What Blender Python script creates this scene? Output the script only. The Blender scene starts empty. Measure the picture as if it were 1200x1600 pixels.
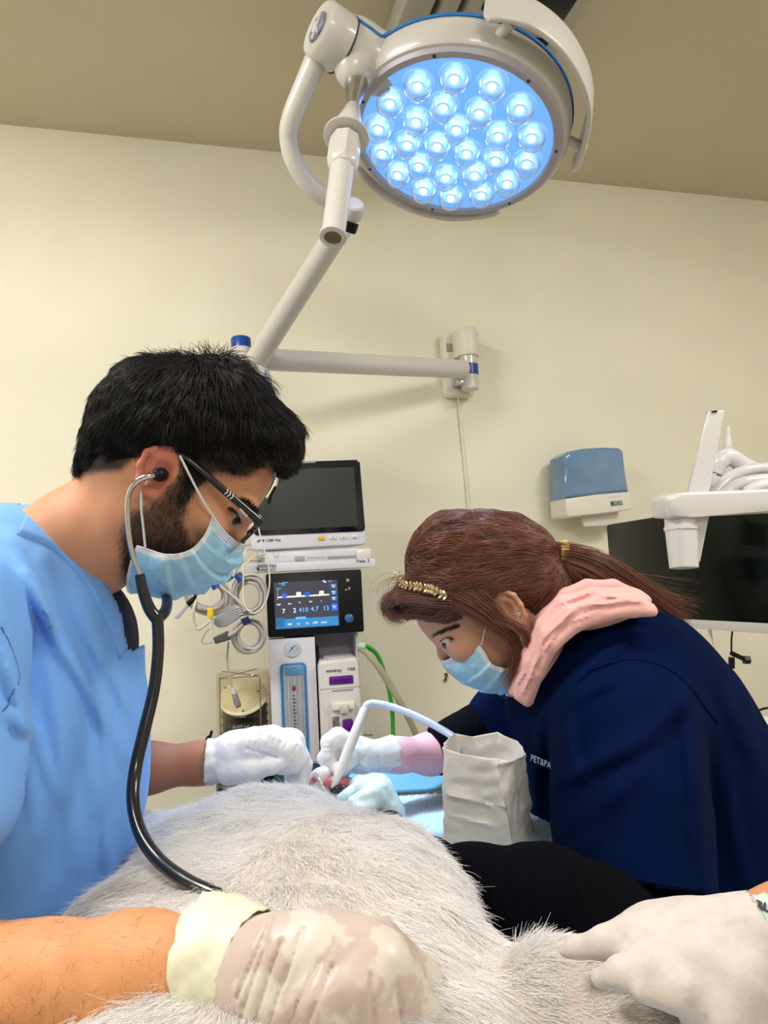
import bpy, bmesh, math, random
import numpy as np
from mathutils import Vector, Matrix
from mathutils.bvhtree import BVHTree
random.seed(7); rng = np.random.default_rng(7)
scene = bpy.context.scene
COL = scene.collection
# ------------------------------------------------------------------ camera
FPX = 1155.0
YAW, PITCH, ROLL = math.radians(15.1), math.radians(5.5), math.radians(3.0)
CAM = np.array([0.0, 0.0, 1.25])
_F = np.array([math.sin(YAW)*math.cos(PITCH), math.cos(YAW)*math.cos(PITCH), math.sin(PITCH)])
_R0 = np.array([math.cos(YAW), -math.sin(YAW), 0.0])
_U0 = np.cross(_R0, _F)
_U = _U0*math.cos(ROLL) + _R0*math.sin(ROLL)
_R = _R0*math.cos(ROLL) - _U0*math.sin(ROLL)
cam = bpy.data.cameras.new('camera'); camo = bpy.data.objects.new('camera', cam); COL.objects.link(camo)
M = Matrix.Identity(4)
for i in range(3):
    M[i][0] = _R[i]; M[i][1] = _U[i]; M[i][2] = -_F[i]; M[i][3] = CAM[i]
camo.matrix_world = M
cam.sensor_fit = 'VERTICAL'; cam.sensor_height = 36.0; cam.lens = 36.0*FPX/1600.0
cam.clip_start = 0.02; cam.clip_end = 50
scene.camera = camo
BAS = np.array([_R, _U, _F])          # rows: camera-space basis in the room
# ------------------------------------------------------------------ world, lamps, exposure
w = bpy.data.worlds.new('world'); scene.world = w; w.use_nodes = True
w.node_tree.nodes['Background'].inputs[0].default_value = (1.0, 0.96, 0.88, 1)
w.node_tree.nodes['Background'].inputs[1].default_value = 0.78
scene.view_settings.view_transform = 'Standard'; scene.view_settings.look = 'None'
scene.view_settings.exposure = 0.10; scene.view_settings.gamma = 1.0
scene.view_settings.use_curve_mapping = False
scene.cycles.max_bounces = 8; scene.cycles.transparent_max_bounces = 12
scene.cycles.caustics_reflective = False; scene.cycles.caustics_refractive = False
scene.cycles.sample_clamp_indirect = 4.0
def lamp(name, kind, loc, aim, energy, color, **kw):
    l = bpy.data.lights.new(name, kind); l.energy = energy; l.color = color
    for k, v in kw.items(): setattr(l, k, v)
    o = bpy.data.objects.new(name, l); COL.objects.link(o); o.location = loc
    d = Vector(aim) - Vector(loc)
    o.rotation_euler = d.to_track_quat('-Z', 'Y').to_euler()
    return o
CEIL = 2.74
lamp('ceiling_panel_light', 'AREA', (1.75, 0.30, CEIL-0.03), (1.7, 0.6, 0), 38, (1.0, 0.96, 0.90), shape='RECTANGLE', size=0.7, size_y=0.7)
lamp('ceiling_panel_light', 'AREA', (-0.95, 0.85, CEIL-0.03), (-0.9, 1.1, 0), 45, (1.0, 0.96, 0.90), shape='RECTANGLE', size=0.7, size_y=0.7)
lamp('ceiling_panel_light', 'AREA', (0.3, -1.3, CEIL-0.03), (0.5, 0.4, 0.8), 34, (1.0, 0.96, 0.91), shape='RECTANGLE', size=0.8, size_y=0.8)
# ------------------------------------------------------------------ helpers
def c2w(q):                                        # camera-space metres -> room
    q = np.asarray(q, float); return CAM + q @ BAS
def Q(px, py, d): return np.array([(px-600)/FPX*d, (800-py)/FPX*d, d])
def P(px, py, d): return c2w(Q(px, py, d))
def ray(px, py): return np.array([(px-600)/FPX, (800-py)/FPX, 1.0]) @ BAS
def hit_plane(px, py, o, n):
    r = ray(px, py); t = ((np.asarray(o)-CAM) @ n)/(r @ n); return CAM + r*t
MATS = {}
def mat(name, col, rough=0.5, metal=0.0, spec=0.5, noise=0, nscale=40, bump=0, bscale=200, col2=None, cr=(0.35, 0.65),
        trans=0, ior=1.45, sss=0, sssr=(1, .3, .15), emit=None, estr=0, alpha=1, sheen=0, coat=0):
    if name in MATS: return MATS[name]
    m = bpy.data.materials.new(name); m.use_nodes = True; nt = m.node_tree; b = nt.nodes['Principled BSDF']
    c = (*col, 1) if len(col) == 3 else col
    b.inputs['Base Color'].default_value = c; b.inputs['Roughness'].default_value = rough
    b.inputs['Metallic'].default_value = metal; b.inputs['Specular IOR Level'].default_value = spec
    b.inputs['IOR'].default_value = ior; b.inputs['Transmission Weight'].default_value = trans
    b.inputs['Alpha'].default_value = alpha; b.inputs['Coat Weight'].default_value = coat
    if sss:
        b.inputs['Subsurface Weight'].default_value = sss; b.inputs['Subsurface Radius'].default_value = sssr
        b.inputs['Subsurface Scale'].default_value = 0.008
    if sheen: b.inputs['Sheen Weight'].default_value = sheen
    if emit: b.inputs['Emission Color'].default_value = (*emit, 1); b.inputs['Emission Strength'].default_value = estr
    tc = nt.nodes.new('ShaderNodeTexCoord')
    if col2 is not None or noise:
        n = nt.nodes.new('ShaderNodeTexNoise'); n.inputs['Scale'].default_value = nscale; n.inputs['Detail'].default_value = 5
        nt.links.new(tc.outputs['Object'], n.inputs['Vector'])
        r = nt.nodes.new('ShaderNodeValToRGB'); r.color_ramp.elements[0].position = cr[0]; r.color_ramp.elements[1].position = cr[1]
        k = 1-noise
        r.color_ramp.elements[0].color = (*col2, 1) if col2 is not None else (c[0]*k, c[1]*k, c[2]*k, 1)
        r.color_ramp.elements[1].color = c
        nt.links.new(n.outputs['Fac'], r.inputs['Fac']); nt.links.new(r.outputs['Color'], b.inputs['Base Color'])
    if bump:
        n = nt.nodes.new('ShaderNodeTexNoise'); n.inputs['Scale'].default_value = bscale; n.inputs['Detail'].default_value = 3
        nt.links.new(tc.outputs['Object'], n.inputs['Vector'])
        bp = nt.nodes.new('ShaderNodeBump'); bp.inputs['Strength'].default_value = bump; bp.inputs['Distance'].default_value = 0.002
        nt.links.new(n.outputs['Fac'], bp.inputs['Height']); nt.links.new(bp.outputs['Normal'], b.inputs['Normal'])
    MATS[name] = m; return m
def M4(o, x, y, z):
    m = Matrix.Identity(4)
    for i in range(3): m[i][0] = x[i]; m[i][1] = y[i]; m[i][2] = z[i]; m[i][3] = o[i]
    return m
def root(name, label, cat, loc=None, group=None, M=None):
    o = bpy.data.objects.new(name, None); COL.objects.link(o); o.empty_display_size = 0.05
    if M is not None: o.matrix_world = M
    elif loc is not None: o.location = loc
    o['label'] = label; o['category'] = cat
    if group: o['group'] = group
    return o
def tag(o, label, cat=None, group=None, kind=None):
    o['label'] = label
    if cat: o['category'] = cat
    if group: o['group'] = group
    if kind: o['kind'] = kind
    return o
def struct(o): o['kind'] = 'structure'; return o
def _base(r):
    m = r.matrix_basis.copy(); p = r.parent
    while p is not None:
        m = p.matrix_basis @ r.matrix_parent_inverse @ m; r = p; p = p.parent
    return m
def link(name, data, m=None, parent=None, local=False):
    """verts are in room coordinates unless local (then in the parent's frame)"""
    o = bpy.data.objects.new(name, data); COL.objects.link(o)
    if m is not None and not data.materials: data.materials.append(m)
    if parent is not None:
        o.parent = parent
        if not local: o.matrix_parent_inverse = _base(parent).inverted()
    return o
def mesh(name, v, f, m=None, parent=None, smooth=True, local=False, sharp=None):
    me = bpy.data.meshes.new(name); me.from_pydata([tuple(map(float, a)) for a in v], [], [tuple(map(int, a)) for a in f]); me.update()
    if smooth:
        me.shade_smooth()
        if sharp: me.set_sharp_from_angle(angle=math.radians(sharp))
    return link(name, me, m, parent, local)
def bmo(name, bm, m=None, parent=None, smooth=True, local=False, sharp=35):
    bmesh.ops.recalc_face_normals(bm, faces=bm.faces)
    me = bpy.data.meshes.new(name); bm.to_mesh(me); bm.free()
    if smooth:
        me.shade_smooth()
        if sharp: me.set_sharp_from_angle(angle=math.radians(sharp))
    return link(name, me, m, parent, local)
def box(name, a, b, m, parent=None, bev=0.004, M=None, local=True, seg=2, taper=None):
    """box between corners a and b in a local frame"""
    a = np.array(a, float); b = np.array(b, float); lo = np.minimum(a, b); hi = np.maximum(a, b)
    bm = bmesh.new(); bmesh.ops.create_cube(bm, size=1.0)
    for v in bm.verts:
        for i in range(3): v.co[i] = lo[i] + (v.co[i]+0.5)*(hi[i]-lo[i])
    if taper: taper(bm)
    if bev:
        bev = min(bev, float((hi-lo).min())*0.45)
        bmesh.ops.bevel(bm, geom=list(bm.edges), offset=bev, segments=seg, profile=0.5, affect='EDGES')
    if M is not None: bmesh.ops.transform(bm, matrix=M, verts=bm.verts)
    return bmo(name, bm, m, parent, local=local)
def outline(name, pts, y0, y1, m, parent=None, bev=0.002, local=True, M=None, seg=2):
    """prism: outline pts (x,z) between y0 (front) and y1 in a local frame"""
    bm = bmesh.new(); vs = [bm.verts.new((p[0], y0, p[1])) for p in pts]
    f = bm.faces.new(vs); r = bmesh.ops.extrude_face_region(bm, geom=[f])
    bmesh.ops.translate(bm, vec=(0, y1-y0, 0), verts=[g for g in r['geom'] if isinstance(g, bmesh.types.BMVert)])
    if bev:
        es = [e for e in bm.edges if abs(e.verts[0].co.y-e.verts[1].co.y) < 1e-7]
        bmesh.ops.bevel(bm, geom=es, offset=bev, segments=seg, profile=0.5, affect='EDGES')
    if M is not None: bmesh.ops.transform(bm, matrix=M, verts=bm.verts)
    return bmo(name, bm, m, parent, local=local)
def rrect(x0, z0, x1, z1, r, n=5):
    if x0 > x1: x0, x1 = x1, x0
    if z0 > z1: z0, z1 = z1, z0
    out = []
    for cx, cz, a0 in ((x1-r, z1-r, 0), (x0+r, z1-r, 90), (x0+r, z0+r, 180), (x1-r, z0+r, 270)):
        for k in range(n+1):
            a = math.radians(a0+90*k/n); out.append((cx+r*math.cos(a), cz+r*math.sin(a)))
    return out
def spline(pts, n=8):
    pts = np.asarray(pts, float)
    if len(pts) < 3: return np.array([pts[0]+(pts[-1]-pts[0])*t for t in np.linspace(0, 1, n+1)])
    e = np.vstack([2*pts[0]-pts[1], pts, 2*pts[-1]-pts[-2]]); out = []
    for i in range(len(pts)-1):
        p0, p1, p2, p3 = e[i:i+4]
        for t in np.arange(n)/n:
            out.append(0.5*((2*p1)+(-p0+p2)*t+(2*p0-5*p1+4*p2-p3)*t*t+(-p0+3*p1-3*p2+p3)*t**3))
    out.append(pts[-1]); return np.array(out)
def tube_geo(pts, r, seg=10, cap=True, flat=1.0, up=None, closed=False):
    pts = np.asarray(pts, float); n = len(pts); r = np.broadcast_to(np.asarray(r, float), (n,))
    if closed: T = np.roll(pts, -1, 0)-np.roll(pts, 1, 0)
    else: T = np.gradient(pts, axis=0)
    T /= np.linalg.norm(T, axis=1, keepdims=True)+1e-12
    u = np.array(up, float) if up is not None else (np.array([0, 0, 1.]) if abs(T[0][2]) < 0.9 else np.array([1., 0, 0]))
    V = []; F = []
    for i in range(n):
        u = u-T[i]*(u @ T[i]); u /= np.linalg.norm(u)+1e-12
        if up is not None:
            u = np.array(up, float)-T[i]*(np.array(up, float) @ T[i]); u /= np.linalg.norm(u)+1e-12
        s = np.cross(T[i], u)
        for k in range(seg):
            a = 2*math.pi*k/seg; V.append(pts[i]+r[i]*(u*math.cos(a)*flat+s*math.sin(a)))
    m = n if closed else n-1
    for i in range(m):
        j = (i+1) % n
        for k in range(seg):
            k2 = (k+1) % seg; F.append((i*seg+k, i*seg+k2, j*seg+k2, j*seg+k))
    if cap and not closed:
        F.append(tuple(range(seg))[::-1]); F.append(tuple(range((n-1)*seg, n*seg)))
    return V, F
def tube(name, pts, r, m, parent=None, seg=10, local=False, sm=0, flat=1.0, up=None, closed=False, cap=True):
    pts = np.asarray(pts, float)
    if sm:
        rr = r
        if not np.isscalar(r): rr = np.interp(np.linspace(0, 1, (len(pts)-1)*sm+1), np.linspace(0, 1, len(pts)), r)
        pts = spline(pts, sm); r = rr
    V, F = tube_geo(pts, r, seg, cap, flat, up, closed)
    return mesh(name, V, F, m, parent, local=local, sharp=50)
def merge(geos):
    V = []; F = []
    for v, f in geos:
        o = len(V); V += list(v); F += [tuple(i+o for i in q) for q in f]
    return V, F
def lathe(name, prof, o, axis, m, parent=None, seg=32, local=False, up=None, sharp=40, sx=1.0, sy=1.0):
    """prof: (r, h) pairs along the axis"""
    axis = np.array(axis, float); axis /= np.linalg.norm(axis); o = np.array(o, float)
    u = np.array(up, float) if up is not None else (np.array([1., 0, 0]) if abs(axis[0]) < 0.9 else np.array([0, 1., 0]))
    u = u-axis*(u @ axis); u /= np.linalg.norm(u); s = np.cross(axis, u); V = []; F = []
    for r, h in prof:
        for k in range(seg):
            a = 2*math.pi*k/seg; V.append(o+axis*h+max(r, 1e-5)*(u*math.cos(a)*sx+s*math.sin(a)*sy))
    for i in range(len(prof)-1):
        for k in range(seg):
            k2 = (k+1) % seg; F.append((i*seg+k, i*seg+k2, (i+1)*seg+k2, (i+1)*seg+k))
    F.append(tuple(range(seg))[::-1]); F.append(tuple(range((len(prof)-1)*seg, len(prof)*seg)))
    return mesh(name, V, F, m, parent, local=local, sharp=sharp)
def text(name, s, size, M, m, parent=None, ext=0.0003, align='CENTER', bold=0.0, sx=1.0):
    c = bpy.data.curves.new(name, 'FONT'); c.body = s; c.size = size; c.extrude = ext; c.align_x = align; c.align_y = 'CENTER'
    c.offset = bold; c.resolution_u = 3; c.space_character = 1.05
    t_ = bpy.data.objects.new(name, c); COL.objects.link(t_); me = bpy.data.meshes.new_from_object(t_, depsgraph=bpy.context.evaluated_depsgraph_get())
    bpy.data.objects.remove(t_); bpy.data.curves.remove(c); me.materials.clear(); me.name = name
    o = link(name, me, m, parent, local=True)
    o.matrix_basis = M @ Matrix.Diagonal((sx, 1, 1, 1)); return o
class Frame:
    """local frame: x along the front, y into the depth, z up"""
    def __init__(s, o, az):
        s.o = np.array(o, float); s.X = np.array([math.cos(az), -math.sin(az), 0.0]) if False else np.array([math.cos(az), math.sin(az), 0.0])
        s.Y = np.array([-math.sin(az), math.cos(az), 0.0]); s.Z = np.array([0, 0, 1.0]); s.M = M4(s.o, s.X, s.Y, s.Z)
    def loc(s, px, py, y=0.0):
        p = hit_plane(px, py, s.o+s.Y*y, s.Y)-s.o; return np.array([p @ s.X, y, p @ s.Z])
    def rect(s, x0, y0, x1, y1, y=0.0):
        mx, my = (x0+x1)/2, (y0+y1)/2
        a = s.loc(x0, my, y)[0]; b = s.loc(x1, my, y)[0]; c = s.loc(mx, y0, y)[2]; d = s.loc(mx, y1, y)[2]
        return a, d, b, c                          # x0, z0, x1, z1
    def box(s, name, x0, y0, x1, y1, ya, yb, m, parent, bev=0.004, **k):
        a, d, b, c = s.rect(x0, y0, x1, y1, ya); return box(name, (a, ya, d), (b, yb, c), m, parent, bev, **k)
    def rr(s, name, x0, y0, x1, y1, ya, yb, r, m, parent, bev=0.002):
        a, d, b, c = s.rect(x0, y0, x1, y1, ya); return outline(name, rrect(a, d, b, c, min(r, abs(b-a)*.49, abs(c-d)*.49)), ya, yb, m, parent, bev)
    def tM(s, px, py, y):
        l = s.loc(px, py, y); return Matrix(((1, 0, 0, l[0]), (0, 0, -1, l[1]), (0, 1, 0, l[2]), (0, 0, 0, 1)))
# ------------------------------------------------------------------ implicit bodies
def surface_nets(D, org, h):
    S = D < 0; nx, ny, nz = D.shape
    c = np.zeros((nx-1, ny-1, nz-1), np.int8)
    offs = [(i, j, k) for i in (0, 1) for j in (0, 1) for k in (0, 1)]
    for i, j, k in offs: c += S[i:nx-1+i, j:ny-1+j, k:nz-1+k]
    act = (c > 0) & (c < 8); idx = np.argwhere(act); n = len(idx)
    vid = -np.ones(act.shape, np.int64); vid[act] = np.arange(n)
    acc = np.zeros((n, 3)); cnt = np.zeros(n)
    for a in range(8):
        for ax in range(3):
            if offs[a][ax]: continue
            b = list(offs[a]); b[ax] = 1
            da = D[idx[:, 0]+offs[a][0], idx[:, 1]+offs[a][1], idx[:, 2]+offs[a][2]]
            db = D[idx[:, 0]+b[0], idx[:, 1]+b[1], idx[:, 2]+b[2]]
            m = (da < 0) != (db < 0); t = np.where(m, da/(da-db+1e-20), 0)
            p = np.tile(np.array(offs[a], float), (n, 1)); p[:, ax] += t
            acc[m] += p[m]; cnt[m] += 1
    V = (idx+acc/cnt[:, None])*h+org; F = []
    for ax in range(3):
        o = [0, 0, 0]; o[ax] = 1
        A = S[:nx-o[0], :ny-o[1], :nz-o[2]]; B = S[o[0]:, o[1]:, o[2]:]
        e = np.argwhere(A != B); u, v = (ax+1) % 3, (ax+2) % 3
        e = e[(e[:, u] > 0) & (e[:, v] > 0) & (e[:, u] < D.shape[u]-1) & (e[:, v] < D.shape[v]-1)]
        ins = A[e[:, 0], e[:, 1], e[:, 2]]
        def g(du, dv):
            q = e.copy(); q[:, u] -= du; q[:, v] -= dv; return vid[q[:, 0], q[:, 1], q[:, 2]]
        f = np.stack([g(1, 1), g(0, 1), g(0, 0), g(1, 0)], 1); f[~ins] = f[~ins][:, ::-1]; F.append(f)
    return V, np.vstack(F)
def vnoise(p, s, seed=0):
    """smooth value noise in [-1,1] on points p (N,3)"""
    q = p*s+seed*17.3; i = np.floor(q).astype(np.int64); f = q-i; f = f*f*(3-2*f); out = 0
    for a in (0, 1):
        for b in (0, 1):
            for c in (0, 1):
                hsh = ((i[:, 0]+a)*73856093) ^ ((i[:, 1]+b)*19349663) ^ ((i[:, 2]+c)*83492791)
                hsh = (hsh*1103515245+12345) & 0x7fffffff; hsh = ((hsh >> 7) ^ hsh)*2654435761 & 0x7fffffff
                out = out + (hsh/0x7fffffff*2-1)*(f[:, 0] if a else 1-f[:, 0])*(f[:, 1] if b else 1-f[:, 1])*(f[:, 2] if c else 1-f[:, 2])
    return out
class Body:
    """smooth union of tapered capsules and ellipsoids, in camera-space metres; pixel radii at their depth"""
    def __init__(s, h): s.h = h; s.p = []
    def q(s, q, r, B=None, k=0.02, sub=False):
        s.p.append(('e', np.array(q, float), np.eye(3) if B is None else B, np.array(r, float), 0, k, sub)); return s
    def capq(s, qa, qb, ra, rb, k=0.02): s.p.append(('c', np.array(qa), np.array(qb), ra, rb, k, False)); return s
    def cap(s, a, b, k=0.01, sub=False):
        qa, qb = Q(*a[:3]), Q(*b[:3]); ra, rb = a[3]*a[2]/FPX, b[3]*b[2]/FPX
        s.p.append(('c', qa, qb, ra, rb, k, sub)); return s
    def chain(s, pts, k=0.01):
        for a, b in zip(pts[:-1], pts[1:]): s.cap(a, b, k)
        return s
    def ell(s, px, py, d, rx, ry, rz, rot=0.0, k=0.02, sub=False, rotm=None):
        """rx, ry pixels; rz metres; rot degrees clockwise in the picture"""
        a = math.radians(-rot); X = np.array([math.cos(a), math.sin(a), 0]); Y = np.array([-math.sin(a), math.cos(a), 0])
        B = np.array([X, Y, [0, 0, 1.]]) if rotm is None else rotm
        s.p.append(('e', Q(px, py, d), B, np.array([rx*d/FPX, ry*d/FPX, rz]), 0, k, sub)); return s
    def ev(s, pts):
        D = np.full(len(pts), 1.0)
        for pr in s.p: D = s._one(pr, pts, D)
        return D
    def _d(s, pr, p):
        if pr[0] == 'c':
            a, b, ra, rb = pr[1:5]; ba = b-a; l = ba @ ba+1e-12; t = np.clip(((p-a) @ ba)/l, 0, 1)
            return np.linalg.norm(p-a-t[:, None]*ba, axis=1)-(ra+(rb-ra)*t)
        c, B, r = pr[1:4]; q = (p-c) @ B.T; k0 = np.linalg.norm(q/r, axis=1); k1 = np.linalg.norm(q/(r*r), axis=1)
        return k0*(k0-1)/(k1+1e-9)
    def _one(s, pr, p, D):
        d = s._d(pr, p); k = pr[5]
        if pr[6]:
            hh = np.clip(0.5-0.5*(D+d)/k, 0, 1); return D*(1-hh)+(-d)*hh+k*hh*(1-hh)
        hh = np.clip(0.5+0.5*(D-d)/k, 0, 1); return D*(1-hh)+d*hh-k*hh*(1-hh)
    def bb(s, pr):
        if pr[0] == 'c':
            r = max(pr[3], pr[4]); return np.minimum(pr[1], pr[2])-r, np.maximum(pr[1], pr[2])+r
        e = np.sqrt(((pr[2]*pr[3][:, None])**2).sum(0)); return pr[1]-e, pr[1]+e
    def build(s, disp=None, smooth=1):
        h = s.h; lo = np.min([s.bb(q)[0] for q in s.p if not q[6]], 0)-4*h; hi = np.max([s.bb(q)[1] for q in s.p if not q[6]], 0)+4*h
        n = np.ceil((hi-lo)/h).astype(int)+1; D = np.full(n, 1.0)
        ax = [lo[i]+h*np.arange(n[i]) for i in range(3)]
        for pr in s.p:
            a, b = s.bb(pr); mg = pr[5]*1.3+3*h+0.012
            i0 = np.maximum(((a-mg-lo)/h).astype(int), 0); i1 = np.minimum(((b+mg-lo)/h).astype(int)+2, n)
            if (i1 <= i0).any(): continue
            g = np.stack(np.meshgrid(*[ax[i][i0[i]:i1[i]] for i in range(3)], indexing='ij'), -1).reshape(-1, 3)
            sl = tuple(slice(i0[i], i1[i]) for i in range(3)); blk = D[sl]
            D[sl] = s._one(pr, g, blk.reshape(-1).copy()).reshape(blk.shape)
        if disp is not None:
            m = np.abs(D) < 0.03; ii = np.argwhere(m); D[m] += disp(ii*h+lo)
        V, F = surface_nets(D, lo, h)
        for _ in range(smooth):
            acc = np.zeros_like(V); cnt = np.zeros(len(V))
            for a, b in ((0, 1), (1, 2), (2, 3), (3, 0)):
                np.add.at(acc, F[:, a], V[F[:, b]]); np.add.at(acc, F[:, b], V[F[:, a]])
                np.add.at(cnt, F[:, a], 1); np.add.at(cnt, F[:, b], 1)
            V = 0.5*V+0.5*acc/np.maximum(cnt, 1)[:, None]
        return V, F
def npmesh(name, V, F, m=None, parent=None, smooth=True):
    """V camera-space -> room; fast builder for quads"""
    V = c2w(V); me = bpy.data.meshes.new(name); me.vertices.add(len(V)); me.vertices.foreach_set('co', V.astype(np.float32).ravel())
    F = np.asarray(F); k = F.shape[1]; me.loops.add(F.size); me.loops.foreach_set('vertex_index', F.astype(np.int32).ravel())
    me.polygons.add(len(F)); me.polygons.foreach_set('loop_start', np.arange(0, F.size, k, dtype=np.int32))
    me.update(calc_edges=True); me.validate()
    if smooth: me.shade_smooth()
    return link(name, me, m, parent)
def bvh_of(V, F): return BVHTree.FromPolygons([tuple(v) for v in V.tolist()], [tuple(f) for f in F.tolist()])
def cast(bvh, px, py, off=0.0, fallback=None):
    """first point of a camera-space surface seen at a pixel, pushed out along its normal"""
    r = Vector(Q(px, py, 1.0)).normalized(); l, n, i, d = bvh.ray_cast(Vector((0, 0, 0)), r)
    if l is None:
        if fallback is None: return None
        q = Vector(Q(px, py, fallback)); l, n, i, d = bvh.find_nearest(q)
        n = (q-l).normalized() if (q-l).length > 1e-6 else n; l = q
        return np.array(l)
    if n.dot(r) > 0: n = -n
    return np.array(l)+np.array(n)*off
def drape(bvh, pxs, off=0.002, fb=None, n=6):
    """polyline of pixels (optional third value: depth used when the surface is missed) laid on a surface"""
    s = spline(np.array([(p[0], p[1]) for p in pxs], float), n); out = []
    for x, y in s:
        q = cast(bvh, x, y, off, fb)
        if q is not None: out.append(q)
    return np.array(out)
def strands(name, polys, r0, r1, m, parent):
    """hair: list/array (K, n, 3) in camera space"""
    A = np.asarray(polys, float); K, n, _ = A.shape
    hc = bpy.data.hair_curves.new(name); hc.add_curves([n]*K)
    W = c2w(A.reshape(-1, 3)).astype(np.float32)
    hc.attributes['position'].data.foreach_set('vector', W.ravel()) if 'position' in hc.attributes else hc.position_data.foreach_set('vector', W.ravel())
    ra = hc.attributes.get('radius') or hc.attributes.new('radius', 'FLOAT', 'POINT')
    ra.data.foreach_set('value', np.tile(np.linspace(r0, r1, n), K).astype(np.float32))
    hc.materials.append(m); return link(name, hc, m, parent)
def normals(V, F):
    n = np.cross(V[F[:, 2]]-V[F[:, 0]], V[F[:, 3]]-V[F[:, 1]]); N = np.zeros_like(V)
    for k in range(4): np.add.at(N, F[:, k], n)
    return N/(np.linalg.norm(N, axis=1, keepdims=True)+1e-12)
def sample(V, F, K):
    ar = np.linalg.norm(np.cross(V[F[:, 2]]-V[F[:, 0]], V[F[:, 3]]-V[F[:, 1]]), axis=1)+1e-12
    i = rng.choice(len(F), K, p=ar/ar.sum()); a, b = rng.random(K)[:, None], rng.random(K)[:, None]
    f = F[i]; N = normals(V, F)
    L = lambda X: (X[f[:, 0]]*(1-a)+X[f[:, 1]]*a)*(1-b)+(X[f[:, 3]]*(1-a)+X[f[:, 2]]*a)*b
    n = L(N); return L(V), n/(np.linalg.norm(n, axis=1, keepdims=True)+1e-9)
def unit(a): return a/(np.linalg.norm(a, axis=-1, keepdims=True)+1e-12)

def topx(V):                                       # camera-space -> pixels
    return np.stack([600+V[:, 0]/V[:, 2]*FPX, 800-V[:, 1]/V[:, 2]*FPX], 1)
def inpoly(P2, poly):
    poly = np.array(poly, float); x, y = P2[:, 0], P2[:, 1]; ins = np.zeros(len(P2), bool); j = len(poly)-1
    for i in range(len(poly)):
        a, b = poly[i], poly[j]
        c = ((a[1] > y) != (b[1] > y)) & (x < (b[0]-a[0])*(y-a[1])/(b[1]-a[1]+1e-9)+a[0]); ins ^= c; j = i
    return ins
def prune(V, F):
    u, inv = np.unique(F, return_inverse=True); return V[u], inv.reshape(F.shape)
def cutpoly(V, F, poly, zr=None):
    """drop faces whose centre lies in a picture polygon (used for necklines, hems, hairlines)"""
    c = V[F].mean(1); m = inpoly(topx(c), poly)
    if zr is not None: m &= (c[:, 2] > zr[0]) & (c[:, 2] < zr[1])
    return prune(V, F[~m])
def cat(parts):
    V = []; F = []; o = 0
    for v, f in parts: V.append(v); F.append(f+o); o += len(v)
    return np.vstack(V), np.vstack(F)
def colattr(o, C):
    a = o.data.color_attributes.new('Col', 'FLOAT_COLOR', 'POINT'); A = np.ones((len(C), 4), np.float32); A[:, :3] = C; a.data.foreach_set('color', A.ravel())
def colmat(name, rough=0.5, sss=0.15, bump=0.3, bscale=500, spec=0.4, sheen=0):
    m = mat(name, (.5, .5, .5), rough, spec=spec, sss=sss, bump=bump, bscale=bscale, sheen=sheen); nt = m.node_tree
    v = nt.nodes.new('ShaderNodeVertexColor'); v.layer_name = 'Col'
    nt.links.new(v.outputs['Color'], nt.nodes['Principled BSDF'].inputs['Base Color']); return m
# level directions of the room seen in camera space: right, forward along the ground, up
gR = BAS @ _R0; gG = BAS @ np.array([math.sin(YAW), math.cos(YAW), 0]); gU = BAS @ np.array([0, 0, 1.]); GB = np.array([gR, gG, gU])
def G(x, g, z): return gR*x+gG*g+gU*(z-1.25)
# ------------------------------------------------------------------ materials
WHITE = mat('white_plastic', (0.70, 0.69, 0.67), 0.25, coat=0.2)
WHITE2 = mat('ivory_plastic', (0.78, 0.74, 0.66), 0.35)
GREYP = mat('grey_plastic', (0.33, 0.34, 0.36), 0.4)
LGREY = mat('light_grey_plastic', (0.55, 0.55, 0.58), 0.4)
BLACKP = mat('black_plastic', (0.004, 0.005, 0.007), 0.35, spec=0.25)
BLUEP = mat('blue_plastic', (0.01, 0.06, 0.30), 0.3)
TRIM = mat('blue_trim', (0.02, 0.18, 0.50), 0.35)
STEEL = mat('brushed_steel', (0.62, 0.60, 0.57), 0.25, metal=1)
CABLE = mat('grey_cable', (0.42, 0.40, 0.38), 0.45)
CABLEW = mat('cream_cable', (0.70, 0.66, 0.55), 0.45)
DARKT = mat('dark_print', (0.03, 0.03, 0.05), 0.6)
# ------------------------------------------------------------------ room
WY = 2.40
wallm = mat('cream_wall_paint', (0.83, 0.80, 0.665), 0.75, noise=0.05, nscale=2.5, bump=0.25, bscale=260)
ceilm = mat('ceiling_paint', (0.64, 0.575, 0.43), 0.9, noise=0.05, nscale=3, bump=0.15, bscale=150)
floorm = mat('floor_vinyl', (0.42, 0.38, 0.32), 0.4, noise=0.15, nscale=6)
def slab(name, a, b, m): return struct(box(name, a, b, m, None, 0))
slab('wall_back', (-2.1, WY, 0), (3.3, WY+0.12, CEIL), wallm)
slab('wall_left', (-2.1, -2.0, 0), (-2.0, WY, CEIL), wallm)
slab('wall_right', (3.2, -2.0, 0), (3.3, WY, CEIL), wallm)
slab('wall_front', (-2.1, -2.1, 0), (3.3, -2.0, CEIL), wallm)
slab('ceiling', (-2.1, -2.1, CEIL), (3.3, WY+0.12, CEIL+0.1), ceilm)
slab('floor', (-2.1, -2.1, -0.1), (3.3, WY+0.12, 0), floorm)
slab('baseboard_back', (-2.0, WY-0.014, 0), (3.2, WY, 0.09), WHITE2)
WF = Frame((0, WY, 0), 0.0)
def depth_of(p): return float((np.asarray(p)-CAM) @ _F)
def wdepth(px, py, gap=0.0): return depth_of(hit_plane(px, py, (0, WY-gap, 0), np.array([0, 1., 0])))

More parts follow.
